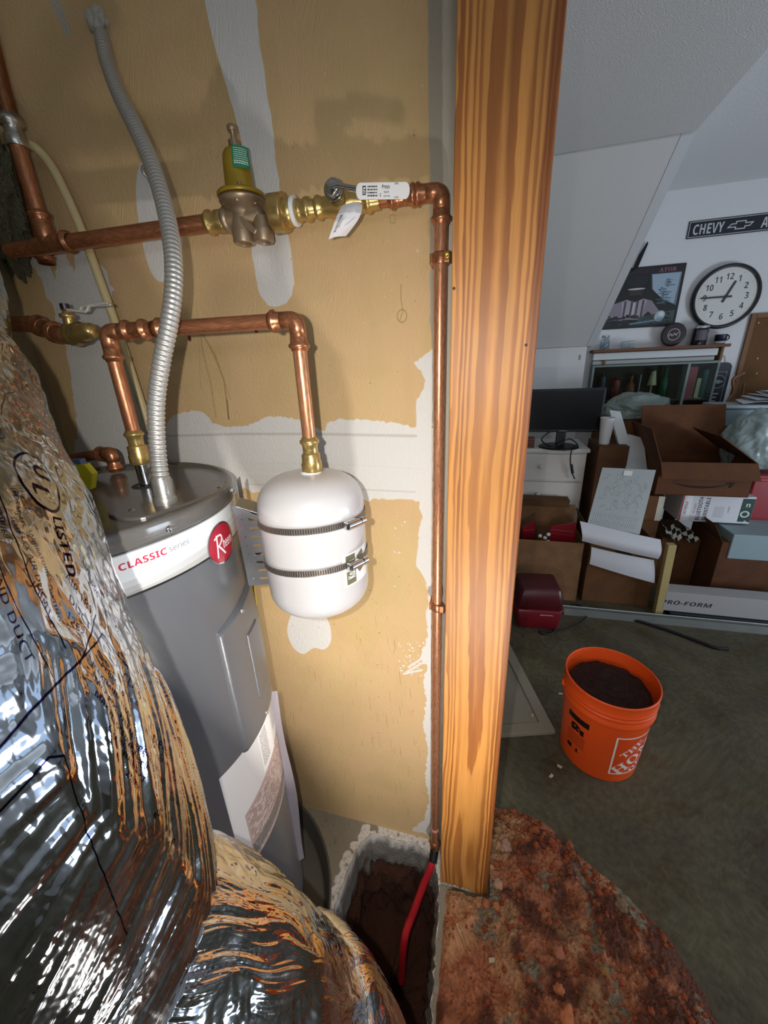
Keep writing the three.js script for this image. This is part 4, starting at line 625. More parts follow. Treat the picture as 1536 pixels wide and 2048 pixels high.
    put('U', 1.008, 0.857, 20, R); put('L', 1.014, 0.876, 20, R); put('LISTED', 1.006, 0.911, 10.5, R); put('(FORM A)', 1.036, 0.892, 5, R, 'normal');
    put('UL 181 CLASS 1', 1.075, 0.885, 6, R, 'normal'); put('Underwriters', 1.068, 0.91, 5, R, 'normal'); put('TRACE EN', 1.078, 0.925, 6, R, 'normal'); put('MH9596', 0.985, 0.928, 5.5, R * 0.7, 'normal'); put('AIR 181', 1.004, 0.936, 6.5, R * 0.55, 'normal'); put('DUCT', 1.012, 0.944, 6.5, R * 0.6, 'normal'); put('1282', 1.02, 0.948, 5, R * 0.6, 'normal'); put('JOINT', 1.04, 0.937, 5, R * 0.7, 'normal'); put('AND DUCT', 1.062, 0.94, 6, R * 0.9, 'normal'); put('CALL', 1.085, 0.955, 6, R, 'normal');
    line([[1.03, 0.962], [0.992, 0.946]], 0.8); line([[1.10, 0.975], [1.06, 0.966], [0.992, 0.955], [0.985, 0.97], [0.975, 1.0]], 0.8); line([[1.12, 0.99], [1.07, 0.982], [1.062, 0.985], [1.07, 1.03], [1.075, 1.09]], 0.8);
    { const r = rng(77), W2 = ['LABORATORIES', 'FLEX AIR DUCT', 'MEETS', 'NEGATIVE', 'R-6.0', 'INSULATED', 'CONNECTOR', 'TEMP 200', 'NFPA 90', 'POSITIVE', 'SURFACE', 'RATING']; for (let i = 0; i < 44; i++) put(W2[i % 12], 1.03 + 0.075 * r(), 0.80 + 0.15 * r(), 3.2 + 1.6 * r(), R * (0.9 + 0.1 * r()), 'normal'); for (let i = 0; i < 16; i++) put(W2[(i * 5) % 12], 0.985 + 0.04 * r(), 0.985 + 0.10 * r(), 3.4, R * (0.65 + 0.2 * r()), 'normal'); }
    ['PERM. 1.0', 'MAXIMUM TEMP', 'MAX POS. PRES', 'MAX VELOCITY', 'CFM'].forEach((x, i) => put(x, 1.006 + 0.006 * i, 0.975 + 0.004 * i, 4, R * 0.75, 'bold')); put('CLASS', 0.986, 0.985, 6.5, R * 0.7, 'normal'); ['FLAME SPREAD', 'SMOKE DEV', 'WALL DUCT', '2 INCH'].forEach((x, i) => put(x, 1.01 + 0.006 * i, 1.006 + 0.004 * i, 4.5, R * 0.8, 'bold')); put('FLEXIBLE', 0.985, 1.03, 6.5, R * 0.8, 'normal'); put('DUCT', 0.985, 1.06, 6.5, R * 0.85, 'normal'); ['BOND', 'AND', 'WIND'].forEach((x, i) => put(x, 1.02, 1.05 + 0.02 * i, 5, R * 0.3, 'bold'));
  });
  ink.wrapS = ink.wrapT = THREE.ClampToEdgeWrapping; ink.repeat.set(-1 / (Q1 - Q0), -1 / (S1 - S0)); ink.offset.set(Q1 / (Q1 - Q0), 1 + S0 / (S1 - S0));
  part(t, 'upper_jacket', build(UP, 620, 760, { row: 0.5, rowW: 0.12, seed: 0, s0: 0.165, from: 2.2, face: 5.65, angles: [-0.5, -1.45], lean: (q, s) => smoothstep(q + (s - 1) * 0.25, 0.98, 1.1), calm: (q, s) => 0.12 + 0.9 * smoothstep(s + (q - 1) * 0.5, 0.92, 1.0) }), foil({ color: '#ffffff', map: ink }));
  part(t, 'lower_jacket', build(LO, 520, 560, { row: 0.15, rowW: 0.2, seed: 40, from: 0.9, face: 4.2, angles: [0.12, 0.35], lean: (q) => smoothstep(q, 0.6, 0.9), calm: () => 0.62, amp: 0.8 }), foil({}));
}
// ---------------------------------------------------------------- dug soil, clods and bucket
const heapH = (x, z) => { // height of the spoil beside the post
  const edge = (z < -0.74 ? 0.20 + (z + 0.98) * 1.45 : 0.548 + (z + 0.74) * 0.5) + 0.03 * n2(z * 9, 3), inn = smoothstep(edge - x, 0, 0.17), left = smoothstep(x, -0.05, 0.16), back = smoothstep(z + 0.97, 0, 0.1), thin = smoothstep(x + 0.056, 0, 0.03);
  const ridge = smoothstep(x, 0.02, 0.2) * (0.55 + 0.45 * n2(x * 3 + 2, z * 3));
  return -0.006 + inn * back * thin * smoothstep(-0.1 - z, 0, 0.15) * (0.020 + 0.062 * left * ridge + 0.016 * fbm(x * 14, z * 14, 3) + 0.008 * fbm(x * 50, z * 50, 2) * left + 0.006 * Math.max(0, n2(x * 90, z * 90)) * left);
};
{
  const g = grid(330, 420, (u, v) => { const x = lerp(-0.057, 0.9, u), z = lerp(-1.0, 0.02, v); return V(x, (x < 0.073 && z < -0.676) ? -0.02 : heapH(x, z), z); });
  { const ix = g.index.array; for (let i = 0; i < ix.length; i += 3) { const k = ix[i + 1]; ix[i + 1] = ix[i + 2]; ix[i + 2] = k; } g.computeVertexNormals(); }
  const p = g.attributes.position, col = new Float32Array(p.count * 3), uv = g.attributes.uv;
  const A = new THREE.Color('#b06c48'), B = new THREE.Color('#693a25'), C = new THREE.Color('#8a7a62'), D = new THREE.Color('#cf9d6e');
  for (let i = 0; i < p.count; i++) { const x = p.getX(i), z = p.getZ(i), c = A.clone().lerp(B, smoothstep(fbm(x * 8, z * 8, 3) + (x - 0.2) * 0.9, -0.2, 0.25)).lerp(D, smoothstep(fbm(x * 5 + 9, z * 5, 3) + (0.16 - x) * 1.2, 0.0, 0.35) * 0.6).lerp(C, smoothstep(n2(x * 6.5 + 1.2, z * 4.5 + 2.1) + 0.25 * n2(x * 40, z * 40), 0.42, 0.62)); col.set([c.r, c.g, c.b], i * 3); uv.setXY(i, x * 3, z * 3); }
  g.setAttribute('color', new THREE.BufferAttribute(col, 3));
  const m = shade(new THREE.Mesh(g, mat('#ffffff', 0.95, { vertexColors: true, map: px(256, 256, (u, v) => { const n = 225 + 60 * wrapNoise(u, v, 30, 3); return [n, n, n]; }), bumpMap: grain(1), bumpScale: 0.005 }))); m.name = 'soil_heap'; scene.add(m);
  tag(m, 'reddish brown dug soil heaped on the floor right of the pine post', 'soil', null, 'stuff');
  const clod = (s) => { const k = new THREE.IcosahedronGeometry(1, 3), q = k.attributes.position; for (let i = 0; i < q.count; i++) { const x = q.getX(i), y = q.getY(i), z = q.getZ(i), w = 1 + 0.35 * n3(x * 1.3 + s, y * 1.3, z * 1.3) + 0.12 * n3(x * 4 + s, y * 4, z * 4); q.setXYZ(i, x * w, y * w * 0.75, z * w); } const r = mergeVertices((k.deleteAttribute('normal'), k.deleteAttribute('uv'), k)); r.computeVertexNormals(); return r; };
  const r = rng(91), N = 1500, im = new THREE.InstancedMesh(clod(1), mat('#9a5c38', 0.95), N), M4 = new THREE.Matrix4(); im.name = 'soil_crumbs'; shade(im);
  let k = 0; while (k < N) { const x = lerp(-0.04, 0.75, r()), z = lerp(-0.98, -0.05, r()), y = heapH(x, z); if (y < 0.004 || (x < 0.09 && z < -0.66)) continue; const big = x < 0.06 ? 0.5 : 1, s = (0.0018 + 0.007 * Math.pow(r(), 3)) * big * (z < -0.74 ? 1.25 : 0.85);
    im.setMatrixAt(k, M4.compose(V(x, y + s * 0.3, z), new THREE.Quaternion().setFromEuler(new THREE.Euler(r() * 6, r() * 6, r() * 6)), V(s, s, s))); im.setColorAt(k, new THREE.Color().setHSL(0.05 + 0.02 * r(), 0.4 + 0.2 * r(), 0.42 + 0.28 * r())); k++; }
  scene.add(im); tag(im, 'small red earth crumbs strewn over the soil heap', 'soil', null, 'stuff');
  const rocks = [[1012, 1693, 0.017, 'pinkish pale clod lying against the foot of the post, farthest back', '#a5806a'], [996, 1768, 0.013, 'pale pink clod right beside the lower corner of the post', '#b08468'], [972, 1808, 0.011, 'orange clod just in front of the post foot, left of a pair', '#a8623c'], [992, 1812, 0.011, 'orange clod just in front of the post foot, right of a pair', '#ac663e'], [1008, 1795, 0.009, 'small dark red clod behind the orange pair at the post foot', '#8c4a30'], [1118, 1903, 0.014, 'pink wedge-shaped clod in the middle of the soil heap', '#a5674d'], [1118, 1978, 0.011, 'small orange clod below the pink wedge-shaped clod', '#a9643c'], [1242, 1808, 0.016, 'smooth tan stone on the right edge of the soil heap', '#7c6248'], [1138, 1690, 0.012, 'rounded red clod on top of the far end of the heap', '#8f5233'], [1134, 2035, 0.013, 'long orange clod at the near edge of the soil heap', '#b06a40'], [1208, 1942, 0.010, 'ochre clod low on the right slope of the heap', '#8a6232']];
  rocks.forEach(([x, y, s, l, c], i) => { let p = at(x, y, { y: 0.03 }); for (let j = 0; j < 4; j++) p = at(x, y, { y: Math.max(0, heapH(p.x, p.z)) + s * 0.4 }); const g2 = clod(i * 3 + 5); g2.scale(s, s, s * (i === 9 ? 1.6 : 1)); const o = solo('soil_clod', g2, mat(c, 0.95, { bumpMap: grain(1), bumpScale: 0.002 }), l, 'clod', 'larger clods in the dug soil'); o.position.copy(p); o.rotation.y = i; });
}

{ // orange bucket of soil
  const B = [0.475, 0, -1.245], t = thing('orange_bucket', 'orange plastic bucket filled with dark soil on the garage floor', 'bucket', B);
  const r0 = 0.13, r1 = 0.1475, H = 0.365, rAt = (y) => lerp(r0, r1, y / H);
  const om = mat('#f0561a', 0.42);
  part(t, 'shell', lathe([[0.0001, 0.004], [0.118, 0.004], [0.119, 0], [0.127, 0], [r0, 0.006], [rAt(0.262), 0.262], [rAt(0.262) + 0.0065, 0.268], [rAt(0.27) + 0.0068, 0.283], [rAt(0.28), 0.287], [rAt(0.30), 0.30], [rAt(0.30) + 0.005, 0.302], [rAt(0.30) + 0.005, 0.306], [rAt(0.31) + 0.001, 0.309], [rAt(0.316), 0.316], [rAt(0.316) + 0.005, 0.318], [rAt(0.316) + 0.005, 0.323], [rAt(0.326) + 0.001, 0.326], [rAt(0.35), 0.35], [r1 + 0.003, 0.358], [r1 + 0.003, 0.364], [r1, 0.3665], [r1 - 0.003, 0.364], [rAt(0.3) - 0.003, 0.3], [0.126, 0.01], [0.0001, 0.009]], 96), om);
  const logo = cv(512, 512, (g, w, h) => { g.fillStyle = '#e84c16'; g.fillRect(0, 0, w, h); g.strokeStyle = '#f2e4dc'; g.lineWidth = 16; g.strokeRect(10, 10, w - 20, h - 20); g.save(); g.beginPath(); g.rect(18, 18, w - 36, h - 36); g.clip(); g.translate(w / 2, h / 2); g.rotate(-Math.PI / 4); g.fillStyle = '#f2e4dc'; g.textAlign = 'center'; g.textBaseline = 'middle';
    g.font = 'bold 92px serif'; g.save(); g.scale(1.3, 1); g.fillText('THE', 0, -122); g.fillText('DEPOT', 0, 132); g.restore(); g.font = 'bold 170px serif'; g.save(); g.scale(1.15, 1); g.fillText('HOME', 0, 12); g.restore(); g.restore(); });
  const cone = (a0, a1, y0, y1, name, m, l) => part(t, name, wrap(rAt(y0) + 0.0006, rAt(y1) + 0.0006, rad(a0), rad(a1), y0, y1, 24), m, l);
  cone(0, 82, 0.045, 0.23, 'logo_print', mat('#ffffff', 0.45, { map: logo }), 'white lettered square print');
  const warn = cv(256, 512, (g, w, h) => { g.fillStyle = '#ef5518'; g.fillRect(0, 0, w, h); g.fillStyle = '#1a1210'; g.fillRect(14, 20, w - 20, 74); const r = rng(6); g.beginPath(); g.ellipse(120, 170, 58, 44, 0.3, 0, TAU); g.fill(); g.fillRect(60, 160, 150, 34); g.fillRect(170, 190, 40, 40); g.fillRect(66, 196, 40, 30); g.fillStyle = '#e6420d'; g.fillRect(98, 152, 22, 20); g.fillRect(140, 170, 30, 16);
    for (let i = 0; i < 11; i++) { let x = 24; while (x < 225) { const l = 6 + 18 * r(); g.fillStyle = '#7a2a10'; g.fillRect(x, 250 + i * 15, Math.min(l, 230 - x), 7); x += l + 5; } } g.fillStyle = '#1a1210'; g.fillRect(36, 436, 62, 56); g.fillRect(150, 440, 20, 50); g.fillRect(140, 480, 40, 12); });
  cone(-70, -33, 0.065, 0.245, 'warning_print', mat('#ffffff', 0.45, { map: warn }), 'black warning print');
  for (const a of [-95, 85]) { const th = rad(a), rr = rAt(0.292) + 0.002, p = V(rr * Math.sin(th), 0.292, rr * Math.cos(th)); part(t, 'handle_ear', rev(p, V(p.x * 2, p.y, p.z * 2), [[-0.003, 0.014], [0.006, 0.013], [0.01, 0.008], [0.01, 0.0001]], 20), om); }
  const sg = grid(60, 26, (u, v) => { const a = u * TAU, r = v * 0.1395, x = r * Math.sin(a), z = r * Math.cos(a); return V(x, 0.312 + 0.022 * (1 - v * v) - 0.03 * smoothstep(v, 0.9, 1) + 0.012 * fbm(x * 14, z * 14, 4), z); });
  const sm = shade(new THREE.Mesh(sg, mat('#8a7468', 0.98, { map: soilTex, bumpMap: grain(3), bumpScale: 0.012 }))); sm.name = 'bucket_soil'; sm.position.set(...B); scene.add(sm); tag(sm, 'dark brown soil heaped inside the orange bucket', 'soil', null, 'stuff');
}
// ---------------------------------------------------------------- the garage
const kraftTex = px(256, 256, (u, v) => { const n = wrapNoise(u, v, 6, 3), f = wrapNoise(u, v, 70, 2), b = 1 + 0.12 * n + 0.1 * f; return [138 * b, 106 * b, 76 * b]; });
const kraft = (tint = '#ffffff', o = {}) => mat(tint, 0.85, { map: kraftTex, ...o });
const boxUV = (g, k = 1.5) => { const p = g.attributes.position, n = g.attributes.normal, uv = g.attributes.uv; for (let i = 0; i < p.count; i++) { const ax = Math.abs(n.getX(i)), ay = Math.abs(n.getY(i)); ax > 0.6 ? uv.setXY(i, p.getZ(i) * k, p.getY(i) * k) : ay > 0.6 ? uv.setXY(i, p.getX(i) * k, p.getZ(i) * k) : uv.setXY(i, p.getX(i) * k, p.getY(i) * k); } return g; };
// a closed carton: four walls, lid flaps and tape
function carton(label, x0, x1, y0, y1, z0, z1, m = kraft(), turn = 0, group) {
  const w = x1 - x0, h = y1 - y0, d = z1 - z0, t = thing('cardboard_box', label, 'box', [(x0 + x1) / 2, y0, (z0 + z1) / 2], turn, group);
  part(t, 'carton_walls', boxUV(box(-w / 2, w / 2, 0, h - 0.004, -d / 2, d / 2, 0.003)), m);
  part(t, 'lid_flap', boxUV(box(-w / 2, w / 2, h - 0.004, h, 0.0015, d / 2, 0.0012)), m); part(t, 'lid_flap', boxUV(box(-w / 2, w / 2, h - 0.004, h, -d / 2, -0.0015, 0.0012)), m);
  return t;
}
// an open carton of separate walls; flaps: [side, hinge angle out from upright, depth]
function openCarton(label, x0, x1, y0, y1, z0, z1, flaps, m = kraft(), turn = 0) {
  const w = x1 - x0, h = y1 - y0, d = z1 - z0, k = 0.005, t = thing('open_carton', label, 'box', [(x0 + x1) / 2, y0, (z0 + z1) / 2], turn), walls = {};
  walls.front = part(t, 'front_wall', boxUV(box(-w / 2, w / 2, 0, h, d / 2 - k, d / 2, 0.002)), m); walls.back = part(t, 'back_wall', boxUV(box(-w / 2, w / 2, 0, h, -d / 2, -d / 2 + k, 0.002)), m);
  walls.left = part(t, 'side_wall', boxUV(box(-w / 2, -w / 2 + k, 0, h, -d / 2, d / 2, 0.002)), m); walls.right = part(t, 'side_wall', boxUV(box(w / 2 - k, w / 2, 0, h, -d / 2, d / 2, 0.002)), m);
  part(t, 'bottom', box(-w / 2, w / 2, 0, k, -d / 2, d / 2, 0.001), m);
  for (const [side, a, len, skew = 0] of flaps) { const L = side === 'front' || side === 'back' ? w : d, g = boxUV(mv(shapeGeo([[-L / 2, 0], [L / 2, 0], [L / 2 + skew, len], [-L / 2 + skew * 0.6, len]], 0.004, 0.0004), 0, 0, -0.002));
    if (side === 'front') mv(g, 0, h, d / 2 - 0.002, a, 0, 0); if (side === 'back') mv(g, 0, h, -d / 2 + 0.002, -a, 0, 0); if (side === 'left') { mv(g, 0, 0, 0, 0, Math.PI / 2, 0); mv(g, -w / 2 + 0.002, h, 0, 0, 0, a); } if (side === 'right') { mv(g, 0, 0, 0, 0, Math.PI / 2, 0); mv(g, w / 2 - 0.002, h, 0, 0, 0, -a); }
    walls[side + 'Flap'] = part(t, 'flap', g, m); }
  return [t, walls];
}
const decal = (parent, name, w, h, x, y, z, m, rx = 0, ry = 0, rz = 0, label) => part(parent, name, mv(new THREE.PlaneGeometry(w, h, 4, 1), x, y, z, rx, ry, rz), m, label);

{ // dark red tool case and its cord
  const t = thing('tool_case', 'dark red plastic tool case with a chrome latch by the post', 'tool case', [0.325, 0, -2.06], 0.08);
  const red = mat('#701521', 0.35), prism = (w0, w1, d0, d1, y0, y1) => { const g = new RoundedBoxGeometry(1, 1, 1, 3, 0.09), p = g.attributes.position; for (let i = 0; i < p.count; i++) { const k = p.getY(i) + 0.5; p.setXYZ(i, p.getX(i) * lerp(w0, w1, k), lerp(y0, y1, k), p.getZ(i) * lerp(d0, d1, k)); } g.computeVertexNormals(); return toCreasedNormals(g, 0.8); };
  part(t, 'body', prism(0.215, 0.25, 0.19, 0.21, 0.004, 0.135), red); part(t, 'lid', prism(0.252, 0.205, 0.212, 0.19, 0.137, 0.262), mat('#4c1119', 0.4));
  const sc = cv(256, 64, (g, w, h) => { g.fillStyle = '#7a1a26'; g.fillRect(0, 0, w, h); g.strokeStyle = '#e9dfe0'; g.lineWidth = 7; g.lineCap = 'round'; g.beginPath(); g.moveTo(14, 40); for (let x = 14; x < 240; x += 4) g.lineTo(x, 34 + 11 * Math.sin(x * 0.17)); g.stroke(); });
  decal(t, 'script_print', 0.075, 0.015, 0.04, 0.105, 0.1035, mat('#fff', 0.4, { map: sc }), -0.07);
  part(t, 'latch', mv(box(-0.004, 0.006, -0.03, 0.03, -0.02, 0.02, 0.003), 0.126, 0.13, 0.02), chrome);
  const P = [[0.40, -2.02], [0.42, -1.96], [0.36, -1.92], [0.34, -1.945], [0.40, -1.955], [0.50, -2.0], [0.60, -2.10], [0.64, -2.2], [0.60, -2.26], [0.56, -2.255]].map(([x, z]) => V(x, 0.005, z));
  tag(part(scene, 'extension_cord', sweep(spline(P, 120), 0.0045, 8), mat('#131313', 0.6)), 'black electric cord looped on the floor beside the red tool case', 'cord');
}
{ // left carton with red pieces
  openCarton('open brown cardboard carton behind the red tool case holding red pieces', 0.22, 0.595, 0, 0.405, -2.64, -2.3, [['back', 0.25, 0.12]], kraft('#e8dccb'));
  const wedge = (x, y, z, w, h, turn, label) => { const t = thing('red_tray', label, 'tray', [x, y, z], turn); const m = mat('#8e1524', 0.35); part(t, 'tray_face', shapeGeo([[-w / 2, 0], [w / 2, 0], [w / 2 - 0.01, h], [-w / 2 + 0.02, h * 0.9]], 0.02, 0.005), m); part(t, 'tray_lip', mv(box(-w / 2 + 0.015, w / 2 - 0.01, 0, 0.012, 0, 0.05, 0.004), 0, h * 0.86, -0.02), m); };
  wedge(0.285, 0.006, -2.47, 0.10, 0.46, 0.2, 'small red plastic tray standing in the left carton close to the post'); wedge(0.49, 0.006, -2.45, 0.17, 0.48, -0.15, 'wide red plastic tray standing in the left carton below the dresser');
  [[1080, 1072, 'leftmost shiny white bauble of the four between the red trays'], [1090, 1076, 'second shiny white bauble from the left between the red trays'], [1097, 1069, 'highest shiny white bauble of the four between the red trays'], [1096, 1083, 'lowest shiny white bauble of the four between the red trays']].forEach(([x, y, bl]) => { const p = at(x, y, { z: -2.42 }); const s = thing('white_bauble', bl, 'bauble', [p.x, p.y, p.z], 0, 'baubles between the red trays'); part(s, 'ball', new THREE.SphereGeometry(0.0125, 18, 14), phys('#f3f1ee', 0.15)); part(s, 'stem', mv(cyl(0.003, 0.003, 0.4, 8), 0, -0.2, 0), mat('#3a2a22', 0.7)); });
  { const p = at(1161, 1086, { z: -2.42 }), s = thing('white_bauble', 'single shiny white bauble right of the wide red tray', 'bauble', [p.x, p.y, p.z]); part(s, 'ball', new THREE.SphereGeometry(0.0125, 18, 14), phys('#f3f1ee', 0.15)); part(s, 'stem', mv(cyl(0.003, 0.003, 0.4, 8), 0, -0.2, 0), mat('#3a2a22', 0.7)); }
  carton('dull brown carton standing between dresser and the left open carton', 0.25, 0.56, 0, 0.55, -2.755, -2.66, kraft('#b9ab98'));
}
{ // middle carton with white flaps, plank beside it
  const [t] = openCarton('brown carton with curved white flaps hanging over its front', 0.63, 1.0, 0, 0.40, -2.62, -2.32, [['left', 0.3, 0.12]], kraft('#c4aa88'));
  const wm = mat('#cfd0d6', 0.7), flap = (q, curl) => slab(20, 10, (u, v) => { const P = q.map(([x, y, z]) => at(x, y, { z })), a = P[3].clone().lerp(P[2], u), b = P[0].clone().lerp(P[1], u), p = a.lerp(b, v); p.z += curl * Math.sin(v * Math.PI) + 0.01 * Math.sin(u * 3); if (u > 0.86) p.y += (0.5 - v) * 0.0; return p; }, 0.004);
  const f1 = tag(part(scene, 'white_flap', flap([[1160, 1042, -2.30], [1321, 1079, -2.28], [1316, 1118, -2.25], [1164, 1082, -2.26]], 0.03), wm), 'upper curved white cardboard flap over the middle carton', 'flap');
  const f2 = tag(part(scene, 'white_flap', flap([[1183, 1094, -2.29], [1308, 1120, -2.28], [1309, 1166, -2.27], [1179, 1128, -2.28]], 0.008), wm), 'lower flat white cardboard flap on the front of middle carton', 'flap');
  part(t, 'front_slot', mv(shapeGeo(oval(0, 0, 0.045, 0.012, 20), 0.002, 0.0005), 0.0, 0.352, 0.151, 0, 0, -0.2), mat('#241812', 0.9), 'dark hand slot');
  tag(part(scene, 'pale_plank', mv(box(-0.02, 0.02, 0, 0.45, -0.02, 0.02, 0.002), 1.035, 0, -2.27, 0, 0, 0.03), mat('#c3ae72', 0.7, { bumpMap: grain(2), bumpScale: 0.001 })), 'pale yellow plank standing upright beside the middle carton', 'plank');
  carton('plain brown carton under the small carton, behind the embossed sheet', 0.84, 1.1, 0, 0.44, -2.95, -2.66, kraft('#b89c78'));
  const s = carton('small brown carton with a white taped edge right of embossed sheet', 0.93, 1.105, 0.44, 0.605, -2.86, -2.66, kraft('#cdb38c'));
  part(s, 'white_edge', box(0.052, 0.0875, 0, 0.164, 0.098, 0.102, 0.001), mat('#d8d2c0', 0.7));
}
{ // embossed metal sheet
  const bt = cv(512, 512, (g, w, h) => { g.fillStyle = '#777'; g.fillRect(0, 0, w, h); const r = rng(12); for (let i = 0; i < 60; i++) { g.strokeStyle = r() < 0.5 ? '#aaa' : '#444'; g.lineWidth = 3 + 5 * r(); g.beginPath(); const x = 60 + r() * 390, y = 60 + r() * 270; g.moveTo(x, y); g.bezierCurveTo(x + 60 * (r() - 0.5), y + 60, x + 60, y + 80 * (r() - 0.5), x + 90 * (r() - 0.5), y + 90 * (r() - 0.5)); g.stroke(); } g.fillStyle = '#d0d0d0'; for (const y of [392, 442]) { let x = 40; while (x < 470) { const l = 6 + 8 * r(); g.save(); g.translate(x, y); g.rotate(0.25); g.fillRect(0, 0, l * 0.6, 34); g.restore(); x += l + 9; } } });
  bt.colorSpace = THREE.NoColorSpace;
  const Q = [[1205, 935, -2.52], [1312, 940, -2.54], [1279, 1069, -2.40], [1174, 1050, -2.38]].map(([x, y, z]) => at(x, y, { z }));
  const t = thing('embossed_sheet', 'grey embossed metal sheet leaning above the white flapped carton', 'metal sheet');
  part(t, 'sheet', slab(8, 8, (u, v) => Q[3].clone().lerp(Q[2], u).lerp(Q[0].clone().lerp(Q[1], u), v), 0.003), mat('#a3a6a4', 0.45, { metalness: 0.55, bumpMap: bt, bumpScale: 0.006 }));
  const c = at(1260, 944, { z: -2.51 }), c2 = slab(3, 3, (u, v) => { const a = 0.42 + 0.16 * u, b = 0.89 + 0.08 * v, p = Q[3].clone().lerp(Q[2], a).lerp(Q[0].clone().lerp(Q[1], a), b); p.z += 0.003; return p; }, 0.001);
  part(t, 'paper_sticker', c2, mat('#d9d9d4', 0.7));
}
{ // right-hand cartons
  const a = carton('brown carton printed with two black arrows behind the pale plank', 1.13, 1.345, 0, 0.335, -2.98, -2.64, kraft('#b99a74'));
  const ar = cv(128, 128, (g, w, h) => { g.strokeStyle = '#33241a'; g.lineWidth = 7; g.strokeRect(14, 24, 100, 92); g.lineWidth = 9; for (const x of [46, 82]) { g.beginPath(); g.moveTo(x, 104); g.lineTo(x, 44); g.moveTo(x - 14, 60); g.lineTo(x, 42); g.lineTo(x + 14, 60); g.stroke(); } });
  decal(a, 'arrow_print', 0.085, 0.085, -0.04, 0.265, 0.1706, mat('#fff', 0.85, { map: ar, alphaTest: 0.5 }));
  const ck = cv(256, 128, (g, w, h) => { for (let i = 0; i < 8; i++) for (let j = 0; j < 4; j++) { g.fillStyle = (i + j) % 2 ? '#17171a' : '#d9d4c0'; g.fillRect(i * 32, j * 32, 32, 32); } });
  tag(part(scene, 'checkered_cloth', slab(40, 14, (u, v) => V(1.14 + 0.17 * u, 0.342 + 0.06 * v * (1 - 0.4 * u) + 0.014 * Math.sin(u * 14 + v * 3), -2.60 - 0.10 * v + 0.012 * Math.sin(u * 9)), 0.002), mat('#fff', 0.85, { map: ck })), 'black and cream checkered cloth draped on the arrow-printed carton', 'cloth');
  const b = carton('large brown carton at the right under the turntable box', 1.36, 1.78, 0, 0.40, -2.82, -2.46, kraft('#a98560'));
  part(b, 'dust_cover', box(-0.17, 0.215, 0.3, 0.455, -0.17, 0.186, 0.006), mat('#8fa3a8', 0.55), 'pale blue cover over the top');
  part(b, 'side_flap', mv(box(-0.002, 0.002, 0, 0.12, -0.16, 0.16, 0.001), -0.20, 0.395, 0, 0, 0, 0.5), kraft('#9c8a68'));
  const tt = thing('turntable_box', 'white printed turntable carton with red edge under the open parcel carton', 'box', [1.362, 0.465, -2.73]);
  const tx = cv(1024, 512, (g, w, h) => { g.fillStyle = '#d9dadf'; g.fillRect(0, 0, w, h); g.fillStyle = '#a3303a'; g.fillRect(0, 0, 22, h); g.fillStyle = '#ededf0'; g.fillRect(60, 0, 90, h);
    const vt = (s, x, size, c, wt = 'bold') => { g.save(); g.translate(x, h / 2); g.rotate(-Math.PI / 2); lettered(g, s, 0, 0, size, c, 'sans-serif', 'center', wt); g.restore(); };
    vt('VICTROLA', 70, 54, '#55232a'); vt('Portable', 200, 52, '#8c2e38', 'italic'); vt('BLUETOOTH', 272, 82, '#26262a'); vt('TURNTABLE', 372, 82, '#26262a'); vt('3 SPEED', 690, 34, '#666');
    g.fillStyle = '#c6c7cc'; g.fillRect(480, 200, 150, 220); g.fillStyle = '#123d33'; g.fillRect(850, 30, 174, 450); g.fillStyle = '#cfd8d2'; g.beginPath(); g.arc(930, 330, 66, 0, TAU); g.fill(); g.fillStyle = '#123d33'; g.beginPath(); g.arc(930, 330, 40, 0, TAU); g.fill(); lettered(g, 'n', 945, 150, 120, '#cfd8d2'); lettered(g, 'e', 960, 470, 80, '#cfd8d2'); });
  part(tt, 'carton_walls', box(-0.185, 0.185, 0, 0.17, -0.12, 0.12, 0.003), mat('#c9cace', 0.6)); decal(tt, 'front_print', 0.366, 0.166, 0, 0.085, 0.1206, mat('#fff', 0.55, { map: tx }));
}
{ // open parcel carton with the curved mark
  const [t, w] = openCarton('large open parcel carton with a curved black arrow printed on its front', 1.0, 1.475, 0.645, 0.845, -2.92, -2.56, [['front', 2.72, 0.10, 0.015], ['back', 0.15, 0.29, -0.03], ['left', 0.35, 0.2, 0.05], ['right', -0.95, 0.27, -0.05]], kraft('#b08a63'));
  const sm = cv(512, 128, (g, W, h) => { g.fillStyle = '#1d1512'; g.beginPath(); g.moveTo(24, 22); g.quadraticCurveTo(230, 128, 430, 34); g.quadraticCurveTo(230, 82, 24, 22); g.fill(); g.beginPath(); g.moveTo(410, 14); g.lineTo(478, 8); g.lineTo(452, 66); g.lineTo(436, 60); g.lineTo(446, 28); g.lineTo(412, 28); g.fill(); });
  decal(t, 'arrow_print', 0.36, 0.075, 0.0, 0.055, 0.1812, mat('#fff', 0.85, { map: sm, alphaTest: 0.5 }));
  const st = part(w.rightFlap, 'paper_sticker', mv(new THREE.PlaneGeometry(0.10, 0.05), 0, 0, 0), mat('#c9cacd', 0.7)), a = 0.95; st.geometry.rotateX(-Math.PI / 2); st.geometry.rotateY(0.2); mv(st.geometry, 0, 0, 0, 0, 0, a - Math.PI / 2); st.geometry.translate(0.2375 - 0.16 * Math.sin(a) + 0.004, 0.2 + 0.16 * Math.cos(a) + 0.006, 0.05);
}
